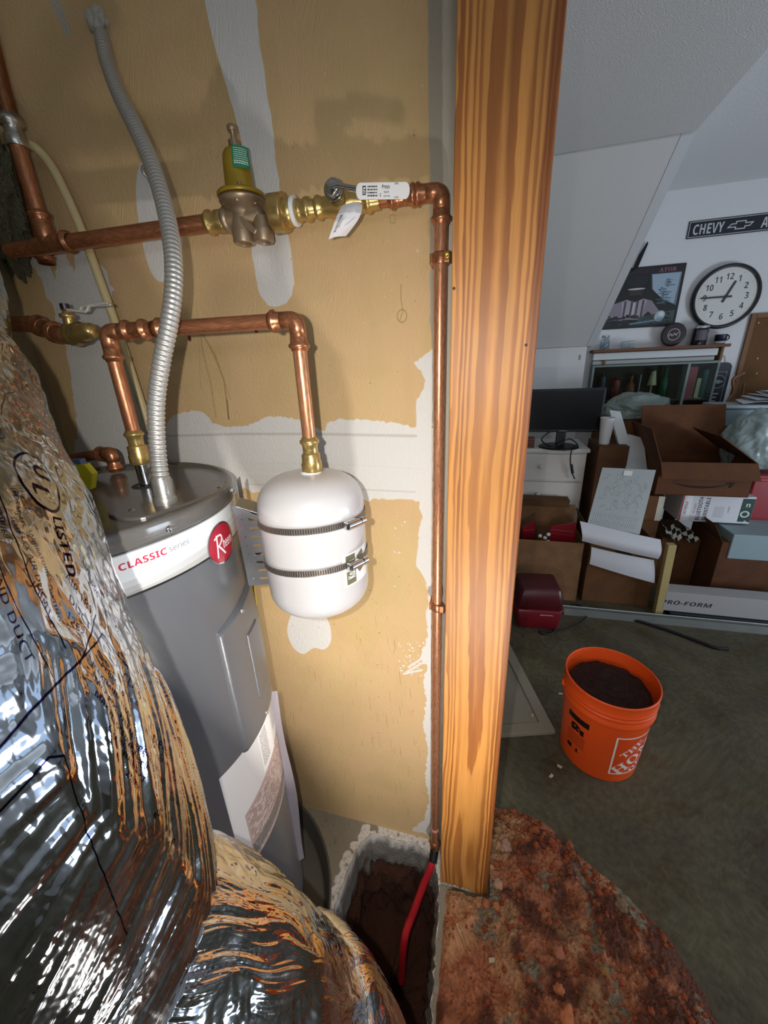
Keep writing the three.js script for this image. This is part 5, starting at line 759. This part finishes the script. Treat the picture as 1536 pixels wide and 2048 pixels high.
{ // long flat carton and steel rail on the floor
  const t = thing('long_carton', 'long grey carton printed PRO-FORM lying behind the steel rail', 'box', [1.42, 0.034, -2.30]);
  const tx = cv(1024, 170, (g, w, h) => { g.fillStyle = '#a9a7a6'; g.fillRect(0, 0, w, h); g.save(); g.translate(150, 92); g.transform(1.35, 0, -0.2, 1, 0, 0); lettered(g, 'PRO-FORM', 0, 0, 50, '#23222a'); g.restore(); });
  part(t, 'carton_walls', box(-0.375, 0.375, 0, 0.125, -0.05, 0.05, 0.003), mat('#a9a7a6', 0.6)); decal(t, 'front_print', 0.744, 0.122, 0, 0.063, 0.0506, mat('#fff', 0.6, { map: tx }));
  const b = thing('black_trough', 'black rubber trough under the long grey carton', 'trough', [1.44, 0, -2.30]); part(b, 'trough', box(-0.36, 0.4, 0, 0.033, -0.06, 0.07, 0.006), mat('#101012', 0.6));
  const r = thing('steel_rail', 'long galvanised steel rail lying across the floor before the cartons', 'rail', [1.25, 0, -2.185], 0.02);
  const prof = [[-0.028, 0], [0.03, 0], [0.03, 0.03], [0.024, 0.034], [0.022, 0.03], [0.022, 0.006], [-0.02, 0.006], [-0.02, 0.042], [-0.028, 0.046]];
  const g = shapeGeo(prof, 1.5, 0); g.rotateY(Math.PI / 2); g.translate(-0.75, 0, 0); part(r, 'channel', g, metal('#a9adab', 0.55, { roughnessMap: roughMap, metalness: 0.6 }));
  for (const x of [-0.5, 0.05, 0.4]) part(r, 'bolt', rev(V(x, 0.006, 0), V(x, 9, 0), [[0, 0.008], [0.006, 0.008], [0.007, 0.0001]], 6), zinc);
}
{ // dresser, monitor and what stands on it
  const t = thing('dresser', 'white wooden dresser with round knobs under the black monitor', 'dresser', [0.43, 0, -3.0]);
  const wm = mat('#d5d1cb', 0.55, { bumpMap: grain(2), bumpScale: 0.0006 });
  part(t, 'carcass', box(-0.225, 0.225, 0, 0.845, -0.2, 0.195, 0.003), wm); part(t, 'top_board', box(-0.24, 0.24, 0.847, 0.872, -0.205, 0.215, 0.005), wm);
  for (let i = 0; i < 4; i++) { const y = 0.06 + i * 0.197, d = part(t, 'drawer', box(-0.215, 0.215, y, y + 0.185, 0.196, 0.212, 0.003), wm); for (const x of [-0.06]) part(d, 'knob', rev(V(x, y + 0.1, 0.212), V(x, y + 0.1, 9), [[0, 0.006], [0.008, 0.006], [0.012, 0.014], [0.02, 0.016], [0.026, 0.012], [0.027, 0.0001]], 20), mat('#cfc9c0', 0.4)); }
  const m = thing('monitor', 'black flat monitor standing on the white dresser', 'monitor', [0.49, 0.872, -2.85], 0.03), bk = mat('#0c0d0f', 0.4);
  part(m, 'screen_bezel', box(-0.235, 0.235, 0.105, 0.385, -0.02, 0.012, 0.006), bk); part(m, 'screen', box(-0.222, 0.222, 0.122, 0.372, 0.0115, 0.0128, 0.0005), phys('#050507', 0.25));
  part(m, 'bezel_print', box(-0.02, 0.03, 0.111, 0.1145, 0.012, 0.0126, 0.0002), mat('#8a8a8a', 0.5)); part(m, 'neck', box(-0.03, 0.03, 0.012, 0.14, -0.03, -0.012, 0.006), bk);
  part(m, 'base', mv(lathe([[0.0001, 0.0], [0.125, 0.0], [0.128, 0.004], [0.12, 0.012], [0.0001, 0.016]], 48), -0.01, 0, -0.005), bk);
  part(m, 'cable', sweep(spline([V(-0.02, 0.14, -0.03), V(-0.12, 0.05, -0.02), V(-0.05, 0.012, 0.05), V(0.05, 0.06, 0.02), V(0.1, 0.02, 0.05), V(0.06, 0.0, 0.085), V(0.055, -0.06, 0.09), V(0.075, -0.15, 0.088), V(0.10, -0.2, 0.088)], 80), 0.0042, 8), mat('#10121c', 0.5));
  part(m, 'cable_choke', sweep([V(0.066, -0.10, 0.0895), V(0.082, -0.16, 0.088)], 0.009, 12), mat('#10121c', 0.5));
  const bx = thing('brown_tin', 'small brown and red box on the dresser left of the monitor base', 'box', [0.275, 0.872, -2.87]); part(bx, 'box_body', box(-0.05, 0.045, 0, 0.05, -0.05, 0.05, 0.003), mat('#5f3526', 0.7)); part(bx, 'box_lid', box(-0.052, 0.047, 0.051, 0.062, -0.052, 0.052, 0.003), mat('#7b3f2c', 0.7));
}
{ // things behind and beside
  carton('tall brown carton between the white dresser and embossed sheet', 0.70, 0.875, 0, 0.905, -3.02, -2.72, kraft('#a28662'));
  carton('wide tan carton at the back beneath the clear plastic sheeting', 0.78, 1.2, 0, 1.03, -3.3, -3.04, kraft('#b79a68'));
  const cup = thing('paper_cup', 'white paper cup on the tall carton right of monitor', 'cup', [0.745, 0.906, -2.80]); part(cup, 'cup_wall', lathe([[0.0001, 0.002], [0.03, 0], [0.042, 0.165], [0.044, 0.168], [0.042, 0.17], [0.040, 0.166], [0.029, 0.006], [0.0001, 0.006]], 36), mat('#dcdde0', 0.6));
  const brd = (q, label) => { const P = q.map(([x, y, z]) => at(x, y, { z })); tag(part(scene, 'white_board', slab(2, 8, (u, v) => P[3].clone().lerp(P[2], u).lerp(P[0].clone().lerp(P[1], u), v), 0.022), mat('#cfd3d4', 0.65)), label, 'board'); };
  brd([[1219, 820, -2.92], [1241, 823, -2.92], [1277, 945, -2.70], [1254, 945, -2.70]], 'narrow white foam board leaning right of the paper cup'); brd([[1256, 868, -2.84], [1287, 876, -2.84], [1297, 960, -2.69], [1266, 960, -2.69]], 'shorter white foam board leaning beside the open parcel carton');
  // clear plastic
  const blob = (cx, cy, cz, rx, ry, rz, s, flat) => { const g = new THREE.IcosahedronGeometry(1, 28), p = g.attributes.position; for (let i = 0; i < p.count; i++) { const x = p.getX(i), y = p.getY(i), z = p.getZ(i), k = 1 + 0.10 * n3(x * 1.6 + s, y * 1.6, z * 1.6) + 0.025 * (1 - 2 * Math.abs(n3(x * 3 + s, y * 3, z * 3))) + 0.010 * (1 - 2 * Math.abs(n3(x * 9, y * 9 + s, z * 9))); p.setXYZ(i, cx + rx * x * k, cy + Math.max(-flat, ry * y * k), cz + rz * z * k); } const r = mergeVertices((g.deleteAttribute('normal'), g.deleteAttribute('uv'), g)); r.computeVertexNormals(); return r; };
  const film = phys('#93a39c', 0.35, { transmission: 0.35, thickness: 0 });
  tag(part(scene, 'plastic_sheeting', blob(1.0, 1.085, -3.12, 0.21, 0.12, 0.1, 1, 0.05), film), 'rounded heap of greenish clear plastic sheeting behind the white boards', 'plastic sheeting');
  tag(part(scene, 'plastic_bag', blob(1.60, 0.90, -2.86, 0.17, 0.20, 0.12, 5, 0.14), phys('#a9bab8', 0.32, { transmission: 0.35, thickness: 0 })), 'bulging clear plastic bag right of the open parcel carton', 'bag');
  const bin = thing('red_bin', 'red plastic bin at the right edge beneath the plastic bag', 'bin', [1.72, 0.4, -2.86]); part(bin, 'bin_wall', box(-0.15, 0.2, 0, 0.34, -0.14, 0.14, 0.012), mat('#8d1320', 0.4)); part(bin, 'bin_rim', box(-0.157, 0.207, 0.30, 0.322, -0.147, 0.147, 0.006), mat('#9c1a26', 0.4));
  const wb = thing('workbench', 'dark workbench against the back wall under the grey tote', 'workbench', [1.9, 0, -3.27]); part(wb, 'bench_top', box(-0.62, 0.6, 0.94, 0.975, -0.22, 0.24, 0.004), mat('#3c3026', 0.7)); for (const [x, z] of [[-0.57, 0.19], [0.55, 0.19], [-0.57, -0.18], [0.55, -0.18]]) part(wb, 'leg', box(x - 0.03, x + 0.03, 0, 0.939, z - 0.03, z + 0.03), mat('#33291f', 0.8));
  const tote = thing('storage_tote', 'grey plastic storage tote on the workbench under white papers', 'tote', [1.78, 0.976, -3.17]); part(tote, 'tote_body', box(-0.30, 0.3, 0, 0.115, -0.12, 0.12, 0.012), mat('#7c8b90', 0.45)); part(tote, 'tote_lid', box(-0.315, 0.315, 0.117, 0.14, -0.133, 0.133, 0.008), mat('#9aa7ab', 0.45));
  for (let i = 0; i < 5; i++) { const r = rng(60 + i); tag(part(scene, 'paper_sheet', mv(slab(8, 4, (u, v) => V((u - 0.5) * 0.24, 0.01 * Math.sin(u * 4 + i) + 0.006 * v, (0.5 - v) * 0.17), 0.001), 1.72 + 0.04 * i, 1.13 + 0.016 * i, -3.12 - 0.015 * i, 0.04, r() - 0.5, 0.03), mat(['#d3d8dd', '#c2cbd3', '#dcdde0', '#aab4bd', '#d6d9dd'][i], 0.6)), ['lowest curled white paper on the grey tote', 'second blue-white paper from the bottom on the grey tote', 'middle white paper of the pile on the grey tote', 'second grey paper from the top on the grey tote', 'topmost white paper on the grey tote'][i], 'paper', 'papers on the tote'); }
  const rw = thing('rusty_hooks', 'tangle of rusty iron hooks leaning below the cork board', 'hooks', [1.585, 0.976, -3.30]), rm = metal(new THREE.Color(0.30, 0.16, 0.10), 0.7); part(rw, 'hook', sweep(spline([V(-0.02, 0.02, 0.08), V(0.0, 0.1, 0.02), V(0.05, 0.2, 0), V(0.03, 0.29, 0), V(0.08, 0.33, 0.01)], 40), 0.009, 10), rm); part(rw, 'hook', sweep(spline([V(-0.06, 0.03, 0.1), V(-0.03, 0.06, 0.04), V(0.03, 0.13, 0.02), V(0.1, 0.15, 0), V(0.1, 0.26, 0)], 40), 0.008, 10), rm); part(rw, 'foot', sweep(spline([V(-0.09, 0.012, 0.12), V(-0.02, 0.02, 0.08), V(0.08, 0.012, 0.06)], 20), 0.011, 10), rm);
}
{ // on the back wall
  const z = ZB;
  const ct = cv(1024, 1024, (g, w) => { g.fillStyle = '#dcdcd8'; g.fillRect(0, 0, w, w); for (let i = 1; i <= 12; i++) { const a = i / 12 * TAU; g.save(); g.translate(512 + 355 * Math.sin(a), 512 - 355 * Math.cos(a)); g.scale(0.85, 1); lettered(g, String(i), 0, 0, 150, '#23282c', 'sans-serif', 'center', 'bold'); g.restore(); } for (let i = 0; i < 60; i++) { const a = i / 60 * TAU; g.fillStyle = '#555'; g.beginPath(); g.arc(512 + 460 * Math.sin(a), 512 - 460 * Math.cos(a), i % 5 ? 3 : 6, 0, TAU); g.fill(); } });
  const t = thing('wall_clock', 'round black-rimmed wall clock showing quarter to one', 'clock', [1.53, 1.795, z + 0.001]);
  const front = (prof) => { const g = lathe(prof, 96); g.rotateX(Math.PI / 2); return g; };
  part(t, 'rim', front([[0.0001, 0.002], [0.19, 0.002], [0.198, 0.006], [0.2, 0.02], [0.196, 0.036], [0.188, 0.042], [0.18, 0.038], [0.175, 0.024], [0.0001, 0.024]]), mat('#141318', 0.35));
  const face = new THREE.CircleGeometry(0.1755, 72); face.translate(0, 0, 0.0245); part(t, 'dial', face, mat('#fff', 0.5, { map: ct }));
  const hand = (a, L, w, zz) => mv(shapeGeo([[-w, -0.035], [w, -0.035], [w * 0.8, L], [-w * 0.8, L]], 0.0015, 0.0003), 0, 0, zz, 0, 0, -a);
  part(t, 'hour_hand', hand(rad(22.5), 0.10, 0.0075, 0.027), mat('#26302f', 0.5)); part(t, 'minute_hand', hand(rad(270), 0.145, 0.0055, 0.030), mat('#26302f', 0.5)); part(t, 'hub', front([[0.0001, 0.034], [0.009, 0.033], [0.01, 0.026], [0.0001, 0.025]]), mat('#26302f', 0.5));
  part(t, 'glass', front([[0.0001, 0.041], [0.1, 0.0405], [0.182, 0.0385]]), phys('#ffffff', 0.03, { transmission: 1, thickness: 0 }));
  const st = cv(1024, 128, (g, w, h) => { g.fillStyle = '#171b26'; g.fillRect(0, 0, w, h); g.strokeStyle = '#c9cccf'; g.lineWidth = 5; g.strokeRect(6, 6, w - 12, h - 12); squeezed(g, 'CHEVY', 146, 68, 108, '#c6c9cc', 0.68); squeezed(g, 'AVE', 590, 68, 108, '#c6c9cc', 0.68); g.lineWidth = 8; g.beginPath(); const b = [[290, 78], [312, 54], [344, 54], [344, 38], [410, 38], [410, 54], [462, 54], [442, 78], [410, 78], [410, 94], [344, 94], [344, 78]]; b.forEach((p, i) => i ? g.lineTo(...p) : g.moveTo(...p)); g.closePath(); g.stroke(); });
  const s = thing('street_sign', 'dark blue street sign lettered CHEVY AVE above the clock', 'sign', [1.632, 2.214, z + 0.001]); part(s, 'plate', box(-0.40, 0.40, -0.05, 0.05, 0, 0.006, 0.002), mat('#171b26', 0.4)); decal(s, 'lettering', 0.794, 0.095, 0, 0, 0.0066, mat('#fff', 0.45, { map: st }));
  const pt = cv(1024, 680, (g, w, h) => { const poly = (c, ...p) => { g.fillStyle = c; g.beginPath(); p.forEach((q, i) => i ? g.lineTo(q[0], q[1]) : g.moveTo(q[0], q[1])); g.closePath(); g.fill(); }, el = (c, x, y, rx, ry, t = 0) => { g.fillStyle = c; g.beginPath(); g.ellipse(x, y, rx, ry, t, 0, TAU); g.fill(); }, r = rng(9);
    g.fillStyle = '#1d191f'; g.fillRect(0, 0, w, h); g.fillStyle = '#6d7b86'; g.fillRect(24, 84, w - 48, h - 108); poly('#9db3c4', [700, 90], [990, 90], [975, 430], [820, 360], [730, 250]);
    poly('#0f1716', [24, 656], [24, 400], [200, 330], [380, 120], [440, 84], [690, 84], [720, 250], [860, 380], [1000, 450], [1000, 656]); poly('#8a96a0', [60, 380], [230, 250], [300, 190], [330, 230], [200, 360]); poly('#20262a', [90, 410], [330, 150], [360, 170], [140, 430]);
    for (let i = 0; i < 26; i++) { g.fillStyle = r() < 0.7 ? '#24323d' : '#57707f'; g.fillRect(780 + r() * 90, 150 + i * 11, 20 + 80 * r(), 7); }
    el('#0a0c0e', 555, 205, 128, 132); el('#191c20', 555, 150, 110, 62); g.fillStyle = '#2c1f1c'; g.fillRect(480, 228, 158, 92); el('#b9c0c6', 556, 236, 92, 11); el('#3d2a25', 556, 290, 58, 40); el('#0c0d10', 556, 338, 92, 34);
    poly('#8b818c', [230, 470], [330, 392], [470, 350], [560, 384], [650, 350], [740, 380], [850, 520], [800, 570], [720, 500], [640, 590], [300, 590]); poly('#a79da6', [420, 372], [470, 352], [560, 390], [640, 352], [690, 372], [650, 560], [440, 560]); for (const x of [448, 520, 580, 640]) poly('#4c4450', [x, 366], [x + 24, 366], [x + 18, 560], [x - 2, 560]); poly('#c3bbc2', [546, 390], [566, 390], [562, 570], [550, 570]);
    for (let i = 0; i < 70; i++) { g.fillStyle = ['#14191a', '#222a2a', '#0b0e0f', '#39323c'][Math.floor(r() * 4)]; g.fillRect(40 + r() * 540, 520 + r() * 120, 20 + 60 * r(), 10 + 20 * r()); } poly('#3a4a45', [600, 650], [640, 560], [1000, 500], [1000, 650]); for (let i = 0; i < 30; i++) { g.fillStyle = r() < 0.5 ? '#101615' : '#2a3531'; g.fillRect(660 + r() * 300, 520 + r() * 120, 30, 8 + 14 * r()); }
    el('#a9bac4', 852, 560, 52, 62, 0.5); el('#d6dde1', 866, 540, 30, 26, 0.4); for (let i = 0; i < 4; i++) el('#7f95a2', 830 + i * 16, 604, 8, 26, 0.3); poly('#6f8fa6', [540, 628], [830, 600], [830, 616], [540, 644]);
    lettered(g, 'DOMIN', 560, 48, 52, '#33242a', 'serif'); lettered(g, 'ATOR', 850, 48, 60, '#a0616c', 'serif'); g.strokeStyle = '#0d0e12'; g.lineWidth = 18; g.strokeRect(8, 8, w - 16, h - 16); });
  const po = thing('poster', 'dark framed poster of a helmeted racing driver left of the clock', 'poster', [0.965, 1.83, z + 0.001]); part(po, 'backing', box(-0.32, 0.30, -0.195, 0.195, 0, 0.008, 0.002), mat('#15171d', 0.5)); decal(po, 'print', 0.612, 0.384, -0.01, 0, 0.0086, mat('#fff', 0.4, { map: pt }));
  tag(part(scene, 'black_feather', mv(shapeGeo([[0, 0], [0.035, 0.02], [0.075, 0.16], [0.07, 0.175], [0.03, 0.1]], 0.003, 0.0005), 0.93, 2.0, z + 0.012), mat('#0e0d10', 0.8)), 'pointed black feather sticking up above the poster', 'feather');
  const cb = thing('cork_board', 'brown cork board with wood frame right of the clock', 'cork board', [2.075, 1.37, z + 0.001]); part(cb, 'cork', box(-0.33, 0.4, -0.28, 0.28, 0, 0.01, 0.001), mat('#6f4e30', 0.95, { bumpMap: grain(3), bumpScale: 0.003 })); for (const [x0, x1, y0, y1] of [[-0.36, -0.33, -0.31, 0.31], [0.4, 0.43, -0.31, 0.31], [-0.33, 0.4, 0.28, 0.31], [-0.33, 0.4, -0.31, -0.28]]) part(cb, 'frame_rail', box(x0, x1, y0, y1, 0, 0.018, 0.003), mat('#7c5434', 0.6)); [[-0.31, 0.25], [-0.2, 0.12], [-0.26, 0.02], [-0.24, -0.08], [-0.18, 0.22]].forEach(([x, y]) => part(cb, 'pin', mv(new THREE.SphereGeometry(0.006, 12, 8), x, y, 0.014), mat('#c9c6bd', 0.3)));
  // shelf, blind and glass case
  const sh = thing('wall_shelf', 'narrow brown wooden shelf on the wall under the clock', 'shelf', [1.13, 1.487, z]); part(sh, 'shelf_board', box(-0.40, 0.46, -0.012, 0.008, 0.001, 0.12, 0.003), mat('#6a4527', 0.6)); for (const x of [-0.3, 0.44]) part(sh, 'bracket', box(x - 0.008, x + 0.008, -0.1, -0.012, 0.001, 0.07, 0.002), mat('#7a5433', 0.6));
  const bl = thing('roller_blind', 'white roller blind housing mounted under the wooden shelf', 'blind', [1.13, 1.436, z]); part(bl, 'housing', box(-0.385, 0.415, -0.014, 0.036, 0.001, 0.075, 0.008), mat('#d7dde0', 0.45)); part(bl, 'bottom_bar', box(-0.38, 0.41, -0.05, -0.018, 0.01, 0.055, 0.006), mat('#a9adab', 0.5));
  const gc = thing('glass_case', 'shallow glass-fronted display case full of small things below the blind', 'display case', [1.16, 1.18, z]); const fm = mat('#7d8a86', 0.5);
  part(gc, 'shelf_board', box(-0.394, 0.394, -0.062, -0.05, 0.007, 0.072, 0.001), mat('#6b5138', 0.7)); part(gc, 'back_panel', box(-0.40, 0.40, -0.22, 0.2, 0.001, 0.006, 0.001), mat('#41332d', 0.8)); for (const [x0, x1, y0, y1] of [[-0.41, -0.395, -0.225, 0.205], [0.395, 0.41, -0.225, 0.205], [-0.395, 0.395, 0.192, 0.205], [-0.395, 0.395, -0.225, -0.21], [0.215, 0.232, -0.21, 0.192], [-0.075, -0.07, -0.21, 0.13]]) part(gc, 'frame_rail', box(x0, x1, y0, y1, 0.001, 0.085, 0.002), fm);
  for (const [x0, x1] of [[-0.395, 0.2155], [0.2325, 0.395]]) part(gc, 'pane', box(x0, x1, -0.21, 0.192, 0.076, 0.079, 0), phys('#e9f2ee', 0.03, { transmission: 1, thickness: 0 }));
  const inside = [['green_bottle', 'dark green bottle inside the glass case', 'bottle', 0.10, 0.035, 0.215, '#2c5a42', 1], ['cream_lampshade', 'small cream cone lampshade inside the glass case', 'lampshade', 0.02, 0.05, 0.12, '#c9bd98', 2], ['brown_jug', 'brown glazed jug inside the glass case beside the lampshade', 'jug', -0.12, 0.04, 0.17, '#8a4a2e', 1], ['red_tin', 'dull red tin inside the glass case left of the jug', 'tin', -0.22, 0.04, 0.15, '#84292c', 0], ['grey_tin', 'dark grey tin at the left end of the glass case', 'tin', -0.32, 0.04, 0.18, '#37343a', 0], ['red_card', 'pink-red card standing at the right end of the glass case', 'card', 0.27, 0.03, 0.22, '#b04a56', 3], ['yellow_card', 'small cream card in the right part of the glass case', 'card', 0.33, 0.02, 0.14, '#d8d6ab', 3], ['teal_jar', 'teal jar in the right part of the glass case', 'jar', 0.355, 0.026, 0.20, '#2c5a5f', 0]];
  for (const [n, l, c, x, r, h, col, k] of inside) { const o = thing(n, l, c, [1.16 + x, 1.131, z + 0.042]); if (k === 3) { part(o, 'card_face', box(-r, r, 0, h, -0.004, 0.004, 0.001), mat(col, 0.6)); part(o, 'card_foot', box(-r, r, 0, 0.006, -0.02, 0.02, 0.001), mat(col, 0.6)); } else { part(o, 'body', k === 2 ? lathe([[0.0001, 0], [0.028, 0], [0.028, 0.008], [0.006, 0.012], [0.006, 0.10], [0.032, 0.10], [0.014, 0.2], [0.0001, 0.2]], 28) : k === 1 ? lathe([[0.0001, 0], [r * 0.8, 0], [r * 0.82, h * 0.5], [r * 0.7, h * 0.65], [r * 0.28, h * 0.75], [r * 0.28, h], [0.0001, h]], 28) : lathe([[0.0001, 0], [r * 0.8, 0], [r * 0.8, h * 0.94], [r * 0.7, h], [0.0001, h]], 28), phys(col, 0.3)); part(o, 'stopper', mv(cyl(r * 0.3, r * 0.3, 0.012, 16), 0, (k === 2 ? 0.2 : h) + 0.006, 0), mat('#3b3026', 0.6)); } }
  const on = 1.4955;
  const rs = thing('round_plaque', 'round dark plaque with a white script on the wooden shelf', 'plaque', [1.252, on, z + 0.06]); const rt = cv(256, 256, (g) => { g.fillStyle = '#231a1f'; g.fillRect(0, 0, 256, 256); g.strokeStyle = '#b9a9ad'; g.lineWidth = 10; g.beginPath(); g.arc(128, 128, 78, 0, TAU); g.stroke(); g.lineWidth = 12; g.beginPath(); for (let x = 66; x < 190; x += 4) g.lineTo(x, 128 + 16 * Math.sin(x * 0.13) - (x - 128) * 0.15); g.stroke(); });
  part(rs, 'disc', mv(front([[0.0001, -0.01], [0.073, -0.01], [0.078, -0.004], [0.076, 0.004], [0.062, 0.006], [0.0001, 0.004]]), 0, 0.078, 0), mat('#2c1f25', 0.5)); const rf = new THREE.CircleGeometry(0.06, 40); rf.translate(0, 0.078, 0.0066); part(rs, 'face', rf, mat('#fff', 0.5, { map: rt }));
  const tn = thing('dark_canister', 'glossy dark canister on the shelf under the clock', 'canister', [1.415, on, z + 0.06]); part(tn, 'can', lathe([[0.0001, 0], [0.045, 0], [0.046, 0.003], [0.046, 0.115], [0.0001, 0.115]], 40), phys('#15131a', 0.15)); part(tn, 'lid', lathe([[0.047, 0.108], [0.047, 0.12], [0.04, 0.124], [0.0001, 0.124]], 40), chrome); part(tn, 'label', wrap(0.0465, 0.0465, rad(-50), rad(40), 0.03, 0.095), mat('#5d5860', 0.4));
  const cp = thing('small_mug', 'small dark and white mug at the right end of the shelf', 'mug', [1.545, on, z + 0.06]); part(cp, 'bowl', lathe([[0.0001, 0.018], [0.033, 0.018], [0.036, 0.06], [0.033, 0.062], [0.029, 0.022], [0.0001, 0.022]], 32), mat('#1c2236', 0.4)); part(cp, 'base', lathe([[0.0001, 0], [0.03, 0], [0.033, 0.018], [0.0001, 0.018]], 32), mat('#d9d9d6', 0.5)); part(cp, 'handle', mv(new THREE.TorusGeometry(0.016, 0.004, 8, 24, Math.PI), 0.034, 0.04, 0, 0, 0, -Math.PI / 2), mat('#1c2236', 0.4));
  const jar = thing('glass_jar', 'clear glass jar at the left end of the wooden shelf', 'jar', [0.815, on, z + 0.06]); part(jar, 'jar_wall', lathe([[0.0001, 0.003], [0.03, 0], [0.033, 0.005], [0.033, 0.055], [0.024, 0.068], [0.024, 0.08], [0.026, 0.083], [0.022, 0.083], [0.022, 0.068], [0.03, 0.053], [0.03, 0.006], [0.0001, 0.006]], 32), phys('#e8eef0', 0.04, { transmission: 1, thickness: 0 })); part(jar, 'jar_lid', mv(cyl(0.027, 0.027, 0.012, 28), 0, 0.09, 0), zinc);
  const rg = thing('ribbed_glass', 'ribbed glass tumbler lying on its side on the wooden shelf', 'glass', [0.97, on + 0.027, z + 0.06]); part(rg, 'tumbler', (() => { const g = sweep([V(-0.04, 0, 0), V(-0.02, 0, 0), V(0.02, 0, 0), V(0.045, 0, 0)], (i, s, th) => [0.022, 0.023, 0.024, 0.025][i] + 0.0015 * Math.cos(th * 14), 84, false); return g; })(), phys('#e8eef0', 0.05, { transmission: 0.9, thickness: 0 })); part(rg, 'tumbler_base', mv(cyl(0.0215, 0.0215, 0.006, 28), -0.042, 0, 0, 0, 0, Math.PI / 2), phys('#e8eef0', 0.05, { transmission: 0.9, thickness: 0 }));
  const tt = cv(256, 768, (g, w, h) => { g.fillStyle = '#141827'; g.fillRect(0, 0, w, h); g.strokeStyle = '#7f8891'; g.lineWidth = 8; g.strokeRect(44, 120, w - 88, h - 150); g.lineWidth = 12; g.beginPath(); g.arc(128, 250, 84, 0, TAU); g.stroke(); g.fillStyle = '#98a1a8'; g.beginPath(); g.moveTo(60, 262); g.lineTo(80, 238); g.lineTo(104, 238); g.lineTo(104, 226); g.lineTo(152, 226); g.lineTo(152, 238); g.lineTo(196, 238); g.lineTo(178, 262); g.lineTo(152, 262); g.lineTo(152, 274); g.lineTo(104, 274); g.lineTo(104, 262); g.fill(); const r = rng(2); for (let i = 0; i < 6; i++) g.fillRect(80, 400 + i * 50, 60 + 40 * r(), 20); });
  const th = thing('hanging_plaque', 'tall dark blue rounded plaque with a badge hanging beside the glass case', 'plaque', [1.618, 1.17, z + 0.002]); const tg = shapeGeo(roundRect(0.125, 0.40, 0.035, 8), 0.006, 0.001), tp = tg.attributes.position, tu = tg.attributes.uv; for (let i = 0; i < tp.count; i++) tu.setXY(i, tp.getX(i) / 0.127 + 0.5, tp.getY(i) / 0.402 + 0.5); part(th, 'plate', tg, mat('#fff', 0.45, { map: tt })); part(th, 'hook', sweep(spline([V(-0.02, 0.19, 0.004), V(0, 0.25, 0.004), V(0.02, 0.19, 0.004)], 16), 0.0015, 6), zinc);
}
{ // on the garage floor
  const t = thing('cabinet_door', 'grey cabinet door panel lying flat on the floor behind the post', 'panel', [0.33, 0, -1.28], 0.30);
  const gm = mat('#8e8675', 0.6, { bumpMap: grain(2), bumpScale: 0.0006 }); const holes = [[[-0.045, 0.045], [-0.045, 0.52], [-0.36, 0.52], [-0.36, 0.045]]];
  const g = shapeGeo([[0, 0], [0, 0.565], [-0.405, 0.565], [-0.405, 0]], 0.016, 0.001, holes); g.rotateX(-Math.PI / 2); g.translate(0, 0.001, 0); part(t, 'door_frame', g, gm);
  const i2 = shapeGeo([[-0.049, 0.049], [-0.049, 0.516], [-0.356, 0.516], [-0.356, 0.049]], 0.012, 0.0008); i2.rotateX(-Math.PI / 2); i2.translate(0, 0.001, 0); part(t, 'inset_panel', i2, gm);
  const P = [[1255, 1236], [1290, 1246], [1340, 1262], [1395, 1282], [1430, 1295], [1458, 1298]].map(([x, y]) => { const p = at(x, y, { y: 0.008 }); return p; });
  tag(part(scene, 'black_hose', sweep(spline(P, 90), (i, s) => 0.0085 + 0.001 * Math.cos(s * 500), 12), mat('#15161a', 0.7)), 'thin black ribbed hose lying on the floor in front of the rail', 'hose');
  [[1121, 1388, 'pale wood chip against the left side of the orange bucket'], [1065, 1431, 'pale wood chip lying on the cabinet door panel'], [1119, 1533, 'pale wood chip on the floor left of the bucket bottom'], [1102, 1552, 'thin pale wood chip on the floor in front of the bucket'], [918, 1856, 'white plaster flake on the slab just in front of the post'], [984, 1922, 'tiny white plaster flake on the near soil']].forEach(([x, y, l], i) => { const p = at(x, y, { y: i === 1 ? 0.022 : i > 3 ? 0.016 : 0.004 }); const o = solo('wood_chip', mv(shapeGeo([[-0.008, -0.004], [0.009, -0.002], [0.006, 0.005], [-0.007, 0.004]], 0.003, 0.0008), 0, 0, 0, -Math.PI / 2, i * 1.3, 0), mat('#b8a98f', 0.8), l, 'chip', 'chips on the floor'); o.position.copy(p); });
}
renderer.render(scene, camera);
